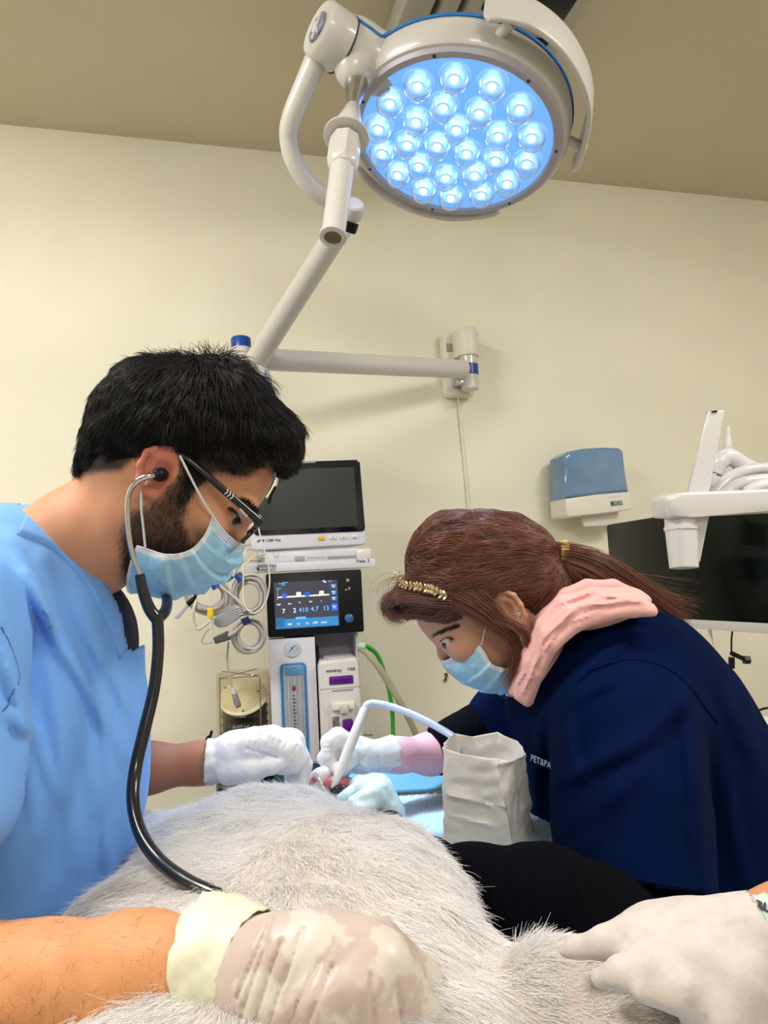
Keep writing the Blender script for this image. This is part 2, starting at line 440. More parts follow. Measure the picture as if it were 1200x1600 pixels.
# ------------------------------------------------------------------ ceiling unit behind the lamp
r = root('ceiling_unit', 'grey ribbed box on the ceiling behind the surgical light, with black slots', 'ceiling unit', P(670, 10, 2.3))
nC = np.array([0, 0, 1.0])
def cpt(px, py): return hit_plane(px, py, (0, 0, CEIL-0.10), nC)
CF = Frame(hit_plane(668, 20, (0, 0, CEIL), nC), 0.0)
def cbox(nm, x0, x1, y0, y1, z0, m, bev=0.006): return box(nm, (x0, y0, z0), (x1, y1, CEIL-CF.o[2]-0.001), m, r2, bev)
r.matrix_world = CF.M; r2 = r
cbox('housing', -0.10, 0.33, -0.35, 0.12, -0.12, mat('ceiling_unit_grey', (0.42, 0.40, 0.36), 0.5))
for k, (x0, x1) in enumerate(((-0.13, -0.06), (-0.045, 0.0), (0.015, 0.30))):
    box('rib', (x0, -0.36, -0.16), (x1, 0.13, -0.09), MATS['ceiling_unit_grey'], r, 0.008)
for k in range(3):
    box('slot', (0.05, -0.30+k*0.14, -0.166), (0.26, -0.22+k*0.14, -0.155), BLACKP, r, 0.002)

# ------------------------------------------------------------------ surgical light
SL = root('surgical_light', 'large white round surgical light on a jointed arm, lens glowing blue', 'surgical light', P(713, 203, 1.6))
n_c = np.array([-0.14271969, -0.94551858, -0.29261872]); n_c /= np.linalg.norm(n_c)
NL = n_c @ BAS; L0 = P(713, 203, 1.6)
def lp(px, py, hgt=0.0): return hit_plane(px, py, L0+NL*hgt, NL)
_e1 = np.cross(n_c, [0, 0, 1.]); _e1 /= np.linalg.norm(_e1); _e2 = np.cross(n_c, _e1)
LC = L0+(_e1*-0.0030+_e2*-0.02648) @ BAS
E1 = _e1 @ BAS; E2 = _e2 @ BAS; RL = 0.2115
glass = bpy.data.materials.new('lens_glass'); glass.use_nodes = True; nt = glass.node_tree; nt.nodes.clear()
go = nt.nodes.new('ShaderNodeOutputMaterial'); g1 = nt.nodes.new('ShaderNodeBsdfTransparent'); g2 = nt.nodes.new('ShaderNodeBsdfGlossy'); gm = nt.nodes.new('ShaderNodeMixShader'); lw = nt.nodes.new('ShaderNodeLayerWeight')
g1.inputs[0].default_value = (0.80, 0.90, 1.0, 1); g2.inputs['Roughness'].default_value = 0.03; lw.inputs['Blend'].default_value = 0.42
nt.links.new(lw.outputs['Facing'], gm.inputs[0]); nt.links.new(g1.outputs[0], gm.inputs[1]); nt.links.new(g2.outputs[0], gm.inputs[2]); nt.links.new(gm.outputs[0], go.inputs[0])
MATS['lens_glass'] = glass
HW = mat('lamp_housing_white', (0.60, 0.58, 0.56), 0.3, coat=0.3)
BZ = mat('lamp_bezel_grey', (0.42, 0.40, 0.46), 0.4)
# housing: dish with a crowned back, rim pulled out towards the hinge side
lathe('housing', [(0.225, 0.004), (0.236, 0.002), (0.244, -0.01), (0.246, -0.03), (0.245, -0.055), (0.236, -0.063), (0.233, -0.066), (0.222, -0.078), (0.17, -0.095), (0.09, -0.103), (0.0, -0.105)], LC, NL, HW, SL, 72)
lathe('blue_trim_ring', [(0.2455, -0.054), (0.2485, -0.053), (0.2485, -0.060), (0.243, -0.064), (0.236, -0.065)], LC, NL, TRIM, SL, 72)
def ring(name, prof, m, parent, seg=72):
    V = []; F = []
    for rr, hh in prof:
        for k in range(seg):
            a = 2*math.pi*k/seg; V.append(LC+NL*hh+rr*(E1*math.cos(a)+E2*math.sin(a)))
    n = len(prof)
    for i in range(n):
        for k in range(seg): F.append((i*seg+k, i*seg+(k+1) % seg, ((i+1) % n)*seg+(k+1) % seg, ((i+1) % n)*seg+k))
    return mesh(name, V, F, m, parent, sharp=50)
ring('bezel', [(RL-0.004, 0.002), (RL+0.001, 0.012), (RL+0.014, 0.012), (RL+0.019, 0.002), (RL+0.012, -0.004)], BZ, SL)
panel = mat('lens_panel_glow', (0.05, 0.16, 0.42), 0.15, emit=(0.20, 0.50, 1.0), estr=0.78)
lathe('lens_panel', [(0.0, 0.0052), (RL, 0.0052), (RL, 0.001), (0, 0.001)], LC, NL, panel, SL, 64)
bulbs = [(522,260),(648,235),(778,260),(425,320),(610,335),(735,355),(875,340),(515,385),(385,410),(655,412),(800,435),(915,440),(485,465),(588,470),(398,495),(690,495),(790,520),(898,530),(452,570),(525,540),(618,580),(718,570),(830,600),(540,625),(635,650),(740,640)]
dio = mat('led_diode', (0.8, 0.9, 1), 0.3, emit=(0.75, 0.90, 1.0), estr=4.5)
rimm = mat('lens_rim_glow', (0.5, 0.75, 1.0), 0.1, emit=(0.35, 0.62, 1.0), estr=0.55)
for k, (bx, by) in enumerate(bulbs):
    c = lp(420+bx*.45, by*.45+7, 0.0); c = c-NL*((c-LC) @ NL)
    b = lathe('led_lens', [(0.029, 0.006), (0.031, 0.008), (0.030, 0.020), (0.026, 0.032), (0.019, 0.042), (0.010, 0.048), (0, 0.049)], c, NL, glass, SL, 20)
    lathe('lens_rim', [(0.0302, 0.0055), (0.0322, 0.0065), (0.0322, 0.0080), (0.0302, 0.0085), (0.0295, 0.008)], c, NL, rimm, b, 20)
    lathe('collar_ring', [(0.0135, 0.018), (0.0150, 0.019), (0.0150, 0.0205), (0.0135, 0.021), (0.0130, 0.0195)], c, NL, rimm, b, 16)
    lathe('diode', [(0.0, 0.0056), (0.0075, 0.0056), (0.0085, 0.012), (0.0085, 0.020), (0.005, 0.025), (0, 0.026)], c, NL, dio, b, 12)
for ang in range(7):
    a = ang*2*math.pi/7+0.35
    lathe('screw', [(0.0, 0.0115), (0.0035, 0.0115), (0.0035, 0.0135), (0, 0.0135)], LC+(E1*math.cos(a)+E2*math.sin(a))*(RL+0.0075), NL, DARKT, SL, 8)
# guard rails: curved handles following the rim
def arc_pts(a_px, b_px, mids, hgt): return [lp(x, y, hgt) for x, y in [a_px]+mids+[b_px]]
def rail(name, pxs, hgts, w, t):
    pts = spline(np.array([lp(x, y, h_) for (x, y), h_ in zip(pxs, hgts)]), 8); n = len(pts)
    V = []; F = []; sg = rrect(-t, -w, t, w, t*0.8, 3)
    T = np.gradient(pts, axis=0); T = unit(T)
    for i in range(n):
        s = np.cross(T[i], NL); s /= np.linalg.norm(s)
        sc = 0.55+0.45*min(1, i/2, (n-1-i)/2)
        for a, b in sg: V.append(pts[i]+s*a*1.0+NL*b*sc)
    k = len(sg)
    for i in range(n-1):
        for j in range(k): F.append((i*k+j, i*k+(j+1) % k, (i+1)*k+(j+1) % k, (i+1)*k+j))
    F.append(tuple(range(k))[::-1]); F.append(tuple(range((n-1)*k, n*k)))
    return mesh(name, V, F, HW, SL, sharp=60)
rail('guard_rail', [(757, 12), (792, 12), (835, 25), (880, 62), (912, 115), (922, 165), (913, 215), (898, 258)], [-0.035]*8, 0.034, 0.006)
tube('rail_bracket', [lp(877, 215, -0.02), lp(912, 232, -0.03)], 0.012, HW, SL, 8)
tube('rail_bracket', [lp(800, 35, -0.03), lp(765, 70, -0.03)], 0.011, HW, SL, 8)
rail('guard_rail', [(556, 262), (592, 297), (643, 324), (698, 337), (748, 335), (780, 328)], [-0.015]*6, 0.014, 0.007)
tube('rail_bracket', [lp(748, 318, -0.006), lp(757, 334, -0.015)], 0.008, HW, SL, 8)
# hinge hub at the upper left
nk = Body(0.004)
dl = depth_of(lp(590, 90, -0.04))
nk.chain([(600, 105, dl+0.03, 46), (555, 75, dl+0.01, 40), (520, 62, dl-0.005, 36)], 0.02)
nk.ell(552, 105, dl-0.01, 30, 34, 0.035, 0, 0.02)
V, F = nk.build(smooth=2); npmesh('hinge_block', V, F, HW, SL)
tube('blue_trim_line', c2w(drape(bvh_of(V, F), [(536, 30), (543, 25), (551, 25), (560, 31), (580, 45), (598, 57), (612, 46)], 0.0005)), 0.0035, TRIM, SL, 8)
a, b = P(532, 68, dl-0.012), P(500, 45, dl-0.04); axh = unit(b-a)
lathe('hub_cap', [(0.0, -0.004), (0.056, -0.004), (0.057, 0.0), (0.055, 0.050), (0.050, 0.056), (0.046, 0.054), (0, 0.054)], a, axh, HW, SL, 40)
lathe('seam_ring', [(0.0555, -0.006), (0.0578, -0.006), (0.0578, -0.0035), (0.0555, -0.0035)], a, axh, DARKT, SL, 40)
hb = lathe('hub_badge', [(0, 0.0545), (0.030, 0.0545), (0.030, 0.0565), (0, 0.0565)], a, axh, mat('badge_grey', (0.25, 0.27, 0.36), 0.25, noise=.6, nscale=60), SL, 32)
bx_ = unit(np.cross(axh, [0, 0, 1.])); by_ = unit(np.cross(bx_, axh))
for sgn in (1, -1):
    q0 = a+axh*0.058; tube('badge_mark', [q0+by_*0.024*sgn-bx_*0.010, q0+bx_*0.010*sgn*0, q0-by_*0.024*sgn+bx_*0.010*sgn], 0.003, HW, SL, 6)
0 and tube('blue_trim_line', [P(540, 28, dl-0.03), P(549, 24, dl-0.03), P(558, 28, dl-0.03), P(598, 57, dl-0.015), P(620, 40, dl+0.0)], 0.0032, TRIM, SL, 8, sm=5)
# C-shaped yoke tube, elbow joint
tube('yoke_arm', [P(495, 92, 1.50), P(478, 130, 1.51), P(455, 185, 1.53), P(451, 220, 1.55), P(462, 258, 1.57), P(492, 298, 1.60), P(540, 326, 1.63)], [0.0235, 0.022, 0.020, 0.019, 0.019, 0.020, 0.023], HW, SL, 16, sm=8)
lathe('yoke_joint', [(0, 0), (0.022, 0), (0.024, 0.003), (0.024, 0.030), (0.020, 0.034), (0, 0.034)], P(548, 338, 1.62), unit(P(551, 322, 1.60)-P(544, 346, 1.63)), HW, SL, 24)
lathe('joint_cap', [(0, 0), (0.017, 0), (0.019, 0.004), (0.019, 0.022), (0, 0.022)], P(543, 362, 1.63), unit(P(548, 345, 1.62)-P(542, 364, 1.63)), BLACKP, SL, 20)
# sterile handle: steel cone, collar disc, grip
def ax(name, prof, A, B, m, seg=40):
    A = np.array(A); B = np.array(B); L = np.linalg.norm(B-A); return lathe(name, [(r_, h_*L) for r_, h_ in prof], A, (B-A)/L, m, SL, seg)
hA, hB, hC, hD = P(557, 122, 1.50), P(552, 166, 1.46), P(541, 212, 1.41), P(520, 372, 1.30)
ax('handle_cone', [(0, 0), (0.026, 0), (0.026, 0.03), (0.0125, 0.95), (0.0125, 1.0), (0, 1)], hA, hB, STEEL)
lathe('cone_seat', [(0.022, -0.004), (0.030, -0.004), (0.030, 0.004), (0.022, 0.006)], hA, unit(hB-hA), HW, SL, 32)
ax('handle_neck', [(0, 0), (0.010, 0), (0.014, 0.05), (0.024, 0.55), (0.026, 0.62), (0.029, 1.0), (0, 1)], hB, hC, HW)
lathe('handle_disc', [(0, -0.002), (0.020, -0.002), (0.040, 0.0), (0.0435, 0.0015), (0.0435, 0.0045), (0.040, 0.006), (0, 0.006)], hC, unit(hD-hC), HW, SL, 48)
hE = hC+(hD-hC)*0.05; hF = hC+(hD-hC)*0.34
ax('handle_nut', [(0, 0), (0.029, 0), (0.030, 0.2), (0.030, 0.75), (0.0275, 0.95), (0.024, 1), (0, 1)], hE, hF, HW, 8)
ax('handle_grip', [(0, 0), (0.0225, 0), (0.0210, 0.9), (0.0212, 0.955), (0.0245, 0.96), (0.0245, 0.99), (0.022, 1.0), (0.0155, 1.0), (0.0155, 0.97), (0, 0.97)], hF-(hD-hC)*0.02, hD, HW, 40)
lathe('handle_plug', [(0, 0), (0.0150, 0), (0.0150, 0.0015), (0, 0.0015)], hD-unit(hD-hC)*0.004, unit(hD-hC), mat('brown_plug', (0.16, 0.11, 0.06), 0.5), SL, 24)
# arms to the wall bracket
j1 = P(532, 355, 1.66); j2 = P(398, 566, 2.0)
tube('spring_arm', [j1, j2], [0.027, 0.030], HW, SL, 24)
dm = wdepth(716, 575, 0.12)
tube('wall_arm', [P(400, 561, 2.02), P(724, 577, dm)], 0.031, HW, SL, 24, up=(0, 0, 1), flat=1.0)
e0 = P(377, 552, 2.03)
lathe('elbow_post', [(0, -0.16), (0.028, -0.16), (0.030, -0.15), (0.030, 0.012), (0, 0.012)], e0, (0, 0, 1), HW, SL, 28)
lathe('elbow_cap', [(0, 0.0), (0.0275, 0.0), (0.0275, 0.040), (0.025, 0.043), (0, 0.043)], e0, (0, 0, 1), BLUEP, SL, 28)
fk = Body(0.004); fk.chain([(398, 566, 1.99, 16), (385, 590, 2.0, 15), (380, 610, 2.0, 17)], 0.01).chain([(398, 566, 1.99, 15), (410, 592, 1.99, 13), (412, 615, 1.99, 15)], 0.01)
V, F = fk.build(smooth=2); npmesh('elbow_fork', V, F, HW, SL)
box('blue_tab', (-0.002, -0.004, -0.006), (0.002, 0.004, 0.008), TRIM, SL, 0.001, M=M4(P(415, 583, 1.97), (1, 0, 0), (0, 1, 0), (0, 0, 1)), local=False)
bx = WF.loc
wl, wb, wr, wt = WF.rect(692, 520, 737, 620, -0.03)
wm = outline('wall_plate', rrect(wl, wb, wr, wt, 0.018), WY-0.045, WY-0.001, mat('wall_bracket_white', (0.78, 0.75, 0.68), 0.4), SL, 0.008, local=False)
cx = (wl+wr)/2+0.018
lathe('pivot_housing', [(0, 0), (0.038, 0), (0.040, 0.004), (0.040, 0.085), (0.034, 0.098), (0, 0.10)], (cx, WY-0.085, wt-0.105), (0, 0, 1), MATS['wall_bracket_white'], SL, 32)
box('pivot_web', (cx-0.038, WY-0.09, wt-0.1), (cx+0.038, WY-0.03, wt-0.008), MATS['wall_bracket_white'], SL, 0.006, local=False)
lathe('pivot_post', [(0, 0), (0.030, 0), (0.030, 0.14), (0, 0.14)], (cx, WY-0.088, wt-0.22), (0, 0, 1), HW, SL, 28)
lathe('pivot_cap', [(0, 0), (0.020, 0.0), (0.0325, 0.014), (0.0325, 0.048), (0, 0.048)], (cx, WY-0.088, wb+0.048), (0, 0, 1), BLUEP, SL, 28)
box('pivot_foot', (cx-0.045, WY-0.10, wb+0.028), (cx+0.03, WY-0.03, wb+0.042), STEEL, SL, 0.002, local=False)
box('rating_plate', (wl+0.012, WY-0.0462, wt-0.075), (wl+0.042, WY-0.0445, wt-0.045), mat('grey_label', (0.45, 0.45, 0.43), 0.5, noise=.5, nscale=300), SL, 0.0005, local=False)
for dx, dz in ((0.052, -0.028), (0.054, -0.045)):
    lathe('warning_mark', [(0, 0), (0.005, 0), (0.005, 0.001), (0, 0.001)], (wl+dx, WY-0.0455, wt+dz), (0, -1, 0), DARKT if dz > -0.03 else mat('red_print', (0.5, 0.08, 0.05), 0.6), SL, 3)
# real light of the lamp
aimp = P(548, 1215, 1.13)
lamp('surgical_light_beam', 'SPOT', tuple(LC+NL*0.06), tuple(aimp), 100, (0.50, 0.70, 1.0), spot_size=math.radians(36), spot_blend=1.0, shadow_soft_size=0.10)
# power trunking below the bracket
tr = tube('power_cable', [WF.o+np.array([*p]) for p in [WF.loc(716, 620, -0.02), WF.loc(717, 640, -0.006), WF.loc(722, 690, -0.006), WF.loc(727, 740, -0.006), WF.loc(732, 800, -0.006), WF.loc(738, 900, -0.006)]], 0.004, MATS['cream_wall_paint'], None, 8, sm=5)
tag(tr, 'thin cream cable running down the wall below the light bracket', 'cable')

# ------------------------------------------------------------------ paper towel dispenser
DF = Frame(hit_plane(928, 760, (0, WY-0.13, 0), np.array([0, 1., 0])), math.radians(4))
PD = root('paper_towel_dispenser', 'blue and white paper towel dispenser on the cream wall', 'dispenser', M=DF.M)
def dl_(px, py, y=0.0): q = DF.loc(px, py, y); return (q[0], q[2])
tiltz = lambda pts, y: [dl_(x, y_, y) for x, y_ in pts]
outline('front_cover', tiltz([(881, 712), (889, 705), (912, 700), (945, 698), (968, 699), (975, 704), (979, 740), (984, 768), (935, 772), (885, 778)][::-1], 0), 0.0, 0.10, mat('blue_translucent_plastic', (0.17, 0.30, 0.50), 0.12, noise=.25, nscale=9, coat=.5), PD, 0.014, seg=4)
outline('body', tiltz([(884, 779), (935, 772), (985, 768), (986, 796), (970, 799), (900, 807), (890, 808), (886, 805)][::-1], -0.004), -0.004, 0.10, WHITE2, PD, 0.006, seg=3)
outline('back_plate', tiltz([(876, 738), (890, 736), (890, 788), (877, 788)][::-1], 0.11), 0.10, 0.128, WHITE2, PD, 0.003)
outline('mounting_arm', tiltz([(878, 745), (960, 735), (960, 780), (880, 785)][::-1], 0.10), 0.09, 0.122, WHITE2, PD, 0.003)
outline('paper_towel', tiltz([(905, 800), (966, 794), (962, 818), (945, 821), (912, 823)][::-1], 0.04), 0.035, 0.042, mat('paper_white', (0.72, 0.70, 0.64), 0.8), PD, 0.001)
outline('logo_plate', tiltz([(954, 783), (972, 782), (973, 789), (955, 791)][::-1], -0.0045), -0.0055, -0.003, mat('logo_green', (0.30, 0.45, 0.33), 0.5, noise=.7, nscale=160), PD, 0.0003)
lathe('logo_dot', [(0, 0), (0.0055, 0), (0.0055, 0.0012), (0, 0.0012)], np.array([*DF.loc(956.5, 786.5, -0.006)]), (0, -1, 0), mat('logo_dark_green', (0.01, 0.10, 0.06), 0.5), PD, 16, local=True)
outline('grip_line', tiltz([(951, 776.5), (971, 774.5), (971, 775.5), (951, 777.5)][::-1], -0.0045), -0.005, -0.003, LGREY, PD, 0)

# ------------------------------------------------------------------ television on the right
a0, a1 = P(947, 822, 2.35), P(1240, 762, 1.62)
dT = a1-a0; az = math.atan2(dT[1], dT[0]); TF = Frame(a0, az)
TV = root('television', 'black television screen behind the white equipment arm on the right', 'television', M=TF.M)
Wt = math.hypot(dT[0], dT[1]); 
zt = 0.0; zb = TF.loc(1075, 969)[2]; z2 = TF.loc(1200, 972)[2]; zb = (zb+z2)/2
box('casing', (0, 0.004, zb-0.02), (Wt, 0.035, 0.004), BLACKP, TV, 0.004)
box('screen_panel', (0.004, -0.001, zb), (Wt-0.004, 0.004, 0.0), mat('dark_glass_screen', (0.003, 0.005, 0.004), 0.09, spec=0.18), TV, 0.001)
box('lower_trim', (0, -0.003, zb-0.024), (Wt, 0.006, zb), WHITE, TV, 0.002)
box('mount_bracket', (Wt*0.45, 0.035, zb*0.65), (Wt*0.6, 0.30, zb*0.35), BLACKP, TV, 0.004)

def px_tube(name, pts, r, m, parent=None, seg=8, sm=6): return tube(name, [P(*p) for p in pts], r, m, parent, seg, sm=sm)
CH = root('hanging_cable', 'black cable with an inline box and clip hanging below the television', 'cable', P(1145, 1050, 1.9))
dc = 1.85
px_tube('cable_upper', [(1145, 981, dc), (1143, 1000, dc), (1143, 1022, dc)], 0.0022, BLACKP, CH)
px_tube('cable_lower', [(1143, 1045, dc), (1146, 1065, dc), (1147, 1085, dc), (1150, 1150, dc)], 0.0022, BLACKP, CH)
tube('inline_box', [P(1143, 1027, dc), P(1143, 1044, dc)], 0.008, BLACKP, CH, 6)
tube('clip_arm', [P(1142, 1020, dc), P(1165, 1031, dc)], 0.006, BLACKP, CH, 6)
lathe('clip_knob', [(0, 0), (0.011, 0), (0.011, 0.014), (0, 0.014)], P(1162, 1031, dc), unit(P(1175, 1031, dc)-P(1162, 1031, dc)), BLACKP, CH, 6)
tag(px_tube('thin_cable', [(1108, 978, dc+.05), (1110, 990, dc+.05), (1114, 1005, dc+.05), (1118, 1040, dc+.05)], [0.006, 0.004, 0.001, 0.001], LGREY), 'short grey tapering plug hanging below the television trim', 'cable')

# ------------------------------------------------------------------ white equipment arm
EA = root('equipment_arm', 'glossy white jointed dental arm with an upright blade and cup bracket', 'equipment arm', P(1090, 790, 1.5))
EW = mat('gloss_white_enamel', (0.66, 0.65, 0.66), 0.2, coat=.5)
def prism(name, front, d0, thick, m, parent, bev=0.006, dr=None):
    """outline by pixels at depth(s) d0, given real thickness away from the viewer"""
    dd = d0 if hasattr(d0, '__len__') else [d0]*len(front)
    A = [Q(x, y, d) for (x, y), d in zip(front, dd)]; dr = np.array([0, 0, 1.]) if dr is None else np.array(dr)
    n = len(A); V = A+[q+dr*thick for q in A]
    bm = bmesh.new(); vs = [bm.verts.new(tuple(c2w(v))) for v in V]
    bm.faces.new(vs[:n][::-1]); bm.faces.new(vs[n:])
    for i in range(n): bm.faces.new((vs[i], vs[(i+1) % n], vs[n+(i+1) % n], vs[n+i]))
    if bev: bmesh.ops.bevel(bm, geom=list(bm.edges), offset=bev, segments=3, profile=0.5, affect='EDGES', clamp_overlap=True)
    return bmo(name, bm, m, parent, sharp=40)
prism('upright_blade', [(1105, 643), (1133, 640), (1104, 790), (1070, 790)], 1.50, 0.05, EW, EA, 0.004, dr=(0.35, 0.0, 1))
prism('blade_slot', [(1113, 642), (1121, 641), (1121, 643.5), (1113, 644)], 1.497, 0.03, BLACKP, EA, 0.0)
prism('beam', [(1038, 777), (1068, 769), (1260, 761), (1260, 800), (1085, 808), (1045, 812)], [1.42]*6, 0.09, EW, EA, 0.008)
cupA, cupB = P(1062, 795, 1.46), P(1069, 888, 1.44)
L_ = np.linalg.norm(cupB-cupA); lathe('cup_bracket', [(0, 0), (0.030, 0), (0.0305, 0.35*L_), (0.027, 0.99*L_), (0.025, L_), (0.022, L_), (0.020, 0.97*L_), (0, 0.97*L_)], cupA, (cupB-cupA)/L_, EW, EA, 36)
lathe('cup_band', [(0.030, 0.30*L_), (0.0325, 0.31*L_), (0.0325, 0.37*L_), (0.030, 0.38*L_)], cupA, (cupB-cupA)/L_, EW, EA, 36)
prism('hanger_plate', [(1082, 806), (1109, 804), (1095, 876), (1089, 887), (1082, 884)], 1.44, 0.012, EW, EA, 0.003, dr=(0.1, 0, 1))
prism('hanger_web', [(1072, 806), (1096, 805), (1086, 850), (1088, 886), (1076, 886)], 1.47, 0.03, EW, EA, 0.003)
px_tube('elbow_hose', [(1117, 740, 1.62), (1125, 722, 1.62), (1140, 714, 1.62), (1165, 728, 1.62), (1192, 740, 1.62), (1215, 748, 1.62)], [0.016, 0.020, 0.019, 0.018, 0.017, 0.016], EW, EA, 18)
px_tube('nozzle', [(1137, 666, 1.62), (1137, 680, 1.62), (1137, 697, 1.62), (1136, 716, 1.62)], [0.0035, 0.006, 0.009, 0.012], EW, EA, 14)
px_tube('nozzle_ring', [(1131, 696.5, 1.60), (1137, 697.5, 1.595), (1143, 696.5, 1.60)], 0.0012, LGREY, EA)
for k, pts in enumerate([[(1118, 772, 1.60), (1130, 757, 1.60), (1150, 742, 1.60), (1185, 733, 1.60), (1230, 733, 1.60)], [(1130, 775, 1.57), (1150, 760, 1.57), (1175, 752, 1.57), (1230, 748, 1.57)], [(1165, 772, 1.54), (1180, 763, 1.54), (1200, 758, 1.54), (1235, 758, 1.54)]]):
    px_tube('coiled_hose', pts, 0.014, EW, EA, 16)
px_tube('blade_hinge', [(1100, 762, 1.58), (1109, 752, 1.58), (1110, 740, 1.58)], 0.012, EW, EA, 14)

# ------------------------------------------------------------------ counter corner at the far right, white towels and cable
CT = Frame(P(1240, 1200, 1.95), 0.0)
co = root('side_counter', 'white side counter behind the woman at the right edge', 'counter', M=M4((P(1240, 1200, 1.95)[0], P(1240, 1200, 1.95)[1], 0), (1, 0, 0), (0, 1, 0), (0, 0, 1)))
zt_ = P(1240, 1200, 1.95)[2]
box('counter_top', (-0.35, -0.2, zt_-0.03), (0.5, 0.30, zt_), WHITE, co, 0.004)
box('cabinet', (-0.33, -0.18, 0.0), (0.48, 0.28, zt_-0.031), WHITE2, co, 0.003)
tw = Body(0.006); tw.ell(1215, 1163, 1.93, 70, 22, 0.07, -6, 0.02).ell(1225, 1140, 1.93, 60, 20, 0.07, 0, 0.02)
V, F = tw.build(lambda p: 0.004*vnoise(p, 30, 1), 1); tag(npmesh('folded_towel', V, F, mat('towel_white', (0.72, 0.72, 0.70), 0.9, bump=.6, bscale=300)), 'crumpled white towel on the counter at the right edge', 'towel')
tag(px_tube('counter_cable', [(1168, 1116, 1.80), (1185, 1110, 1.80), (1200, 1106, 1.80), (1230, 1104, 1.80)], 0.003, BLACKP), 'black cable lying across the white towel', 'cable')
# ------------------------------------------------------------------ anaesthesia machine
AF = Frame(P(490, 900, 2.10), math.radians(-5))
AM = root('anaesthesia_machine', 'white anaesthesia machine with a lit ventilator display, column and flow meter window', 'medical machine', M=AF.M)
LIL = mat('machine_lilac_white', (0.64, 0.65, 0.73), 0.35); LIL2 = mat('machine_lilac_grey', (0.40, 0.39, 0.43), 0.45)  # second one: darker grey-lilac plastic for back parts, trolley column and pole
zf = -AF.o[2]
AF.box('shelf', 384, 884, 586, 889, 0.0, 0.24, LIL, AM, 0.003)
AF.box('shelf_lip', 382, 877, 587, 891, -0.012, 0.0, LIL, AM, 0.003)
AF.rr('display_housing', 417, 893, 567, 992, -0.006, 0.05, 0.006, BLACKP, AM, 0.003)
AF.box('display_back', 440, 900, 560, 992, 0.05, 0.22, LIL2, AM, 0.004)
scr = mat('ventilator_screen', (0.02, 0.02, 0.03), 0.2, emit=(0.045, 0.045, 0.065), estr=1.0)
y0 = -0.0085
AF.box('screen', 429, 908, 529, 981, y0, -0.004, scr, AM, 0)
def em(nm, c, s=1.0): return mat(nm, tuple(0.3*x for x in c), 0.4, emit=c, estr=s)
E_B, E_LB, E_W, E_G, E_DB = em('screen_blue', (0.02, 0.12, 0.85)), em('screen_light_blue', (0.10, 0.45, 0.85)), em('screen_white', (0.8, 0.85, 0.9)), em('screen_green', (0.75, 0.85, 0.62)), em('screen_deep_blue', (0.02, 0.14, 0.32))
def spx(name, x0, y0_, x1, y1, m, dy=0.0004):              # flat print on the screen, pixel corners
    a, d, b, c = AF.rect(x0, y0_, x1, y1, y0); return box(name, (a, y0-dy-0.0003, d), (b, y0-dy, c), m, AM, 0)
ux = lambda X: 410+X*190/1200.0; uy = lambda Y: 880+Y*130/821.0
def sk(X, Y): return ux(X), uy(Y)                           # crop coordinates of the display
spx('menu_bar', ux(133), uy(545)-1, ux(750), uy(635)-1, em('screen_bar', (0.03, 0.22, 0.50)))
spx('menu_bar_left', ux(133), uy(545)-1, ux(215), uy(640)-1, E_DB, 0.0007)
spx('menu_tab', ux(330), uy(528), ux(430), uy(552), E_LB, 0.0009)
for (X, Y) in ((702, 225), (704, 288), (707, 347)): spx('side_key', ux(X-30), uy(Y-22), ux(X+30), uy(Y+22), em('screen_key', (0.02, 0.12, 0.28)))
spx('side_key', ux(680), uy(396), ux(742), uy(466), E_B)
spx('wave_line', ux(150), uy(316), ux(660), uy(328)+0.5, E_G, 0.0006)
for x0_, x1_, m_, yy in ((192, 240, E_B, 318), (334, 382, E_G, 306), (418, 466, E_B, 306), (560, 608, E_G, 294)):
    a = AF.loc(ux((x0_+x1_)/2), uy(yy), y0)
    outline('wave_bump', rrect(a[0]-0.0068, a[2]-0.0062, a[0]+0.0068, a[2]+0.0064, 0.003), y0-0.0012, y0-0.0008, m_, AM, 0)
def stx(s, X, Y, sz, m, dy=0.0006): return text('display_text', s, sz, AF.tM(ux(X), uy(Y), y0-dy), m, AM, ext=0.0001, bold=0.0002)
E_C = em('screen_cyan', (0.12, 0.50, 0.95))
for s_, X, Y, m_ in (('7', 210, 476, E_W), ('2', 318, 468, E_W), ('410', 405, 462, E_C), ('4.7', 517, 452, E_C), ('13', 628, 444, E_C)): stx(s_, X, Y, 0.0175, m_)
for s_, X, Y in (('PEEP', 162, 410), ('Paw', 270, 400), ('Vt', 367, 388), ('MV', 477, 380), ('f', 580, 374)): stx(s_, X, Y, 0.0055, E_W)
for s_, X, Y in (('300', 268, 603), ('12', 354, 600), ('1:2', 440, 594), ('OFF', 523, 588), ('Auto', 608, 582)): stx(s_, X, Y, 0.0078, E_W, 0.0012)
for s_, X, Y in (('Standby', 190, 200), ('Volume', 225, 190), ('VCV', 208, 218), ('12:10', 668, 178), ('Alarm', 165, 250)): stx(s_, X, Y, 0.0050, E_LB)
for X, Y in ((702, 225), (704, 288), (707, 347), (711, 430)):
    stx('Menu', X, Y-8, 0.0045, E_W, 0.0012); stx('Set', X, Y+9, 0.0045, E_W, 0.0012)
for k in range(2): spx('icon', ux(595+16*k), uy(168+10*k), ux(612+16*k), uy(182+10*k), E_W)
for k in range(5): spx('axis_tick', ux(146), uy(262+k*22), ux(153), uy(270+k*22), E_W)
kn = AF.loc(545, 966, -0.006)
lathe('control_knob', [(0, 0), (0.0125, 0), (0.0130, 0.002), (0.0125, 0.012), (0.010, 0.014), (0, 0.014)], kn, (0, -1, 0), mat('knob_blue', (0.03, 0.12, 0.28), 0.3), AM, 32, local=True)
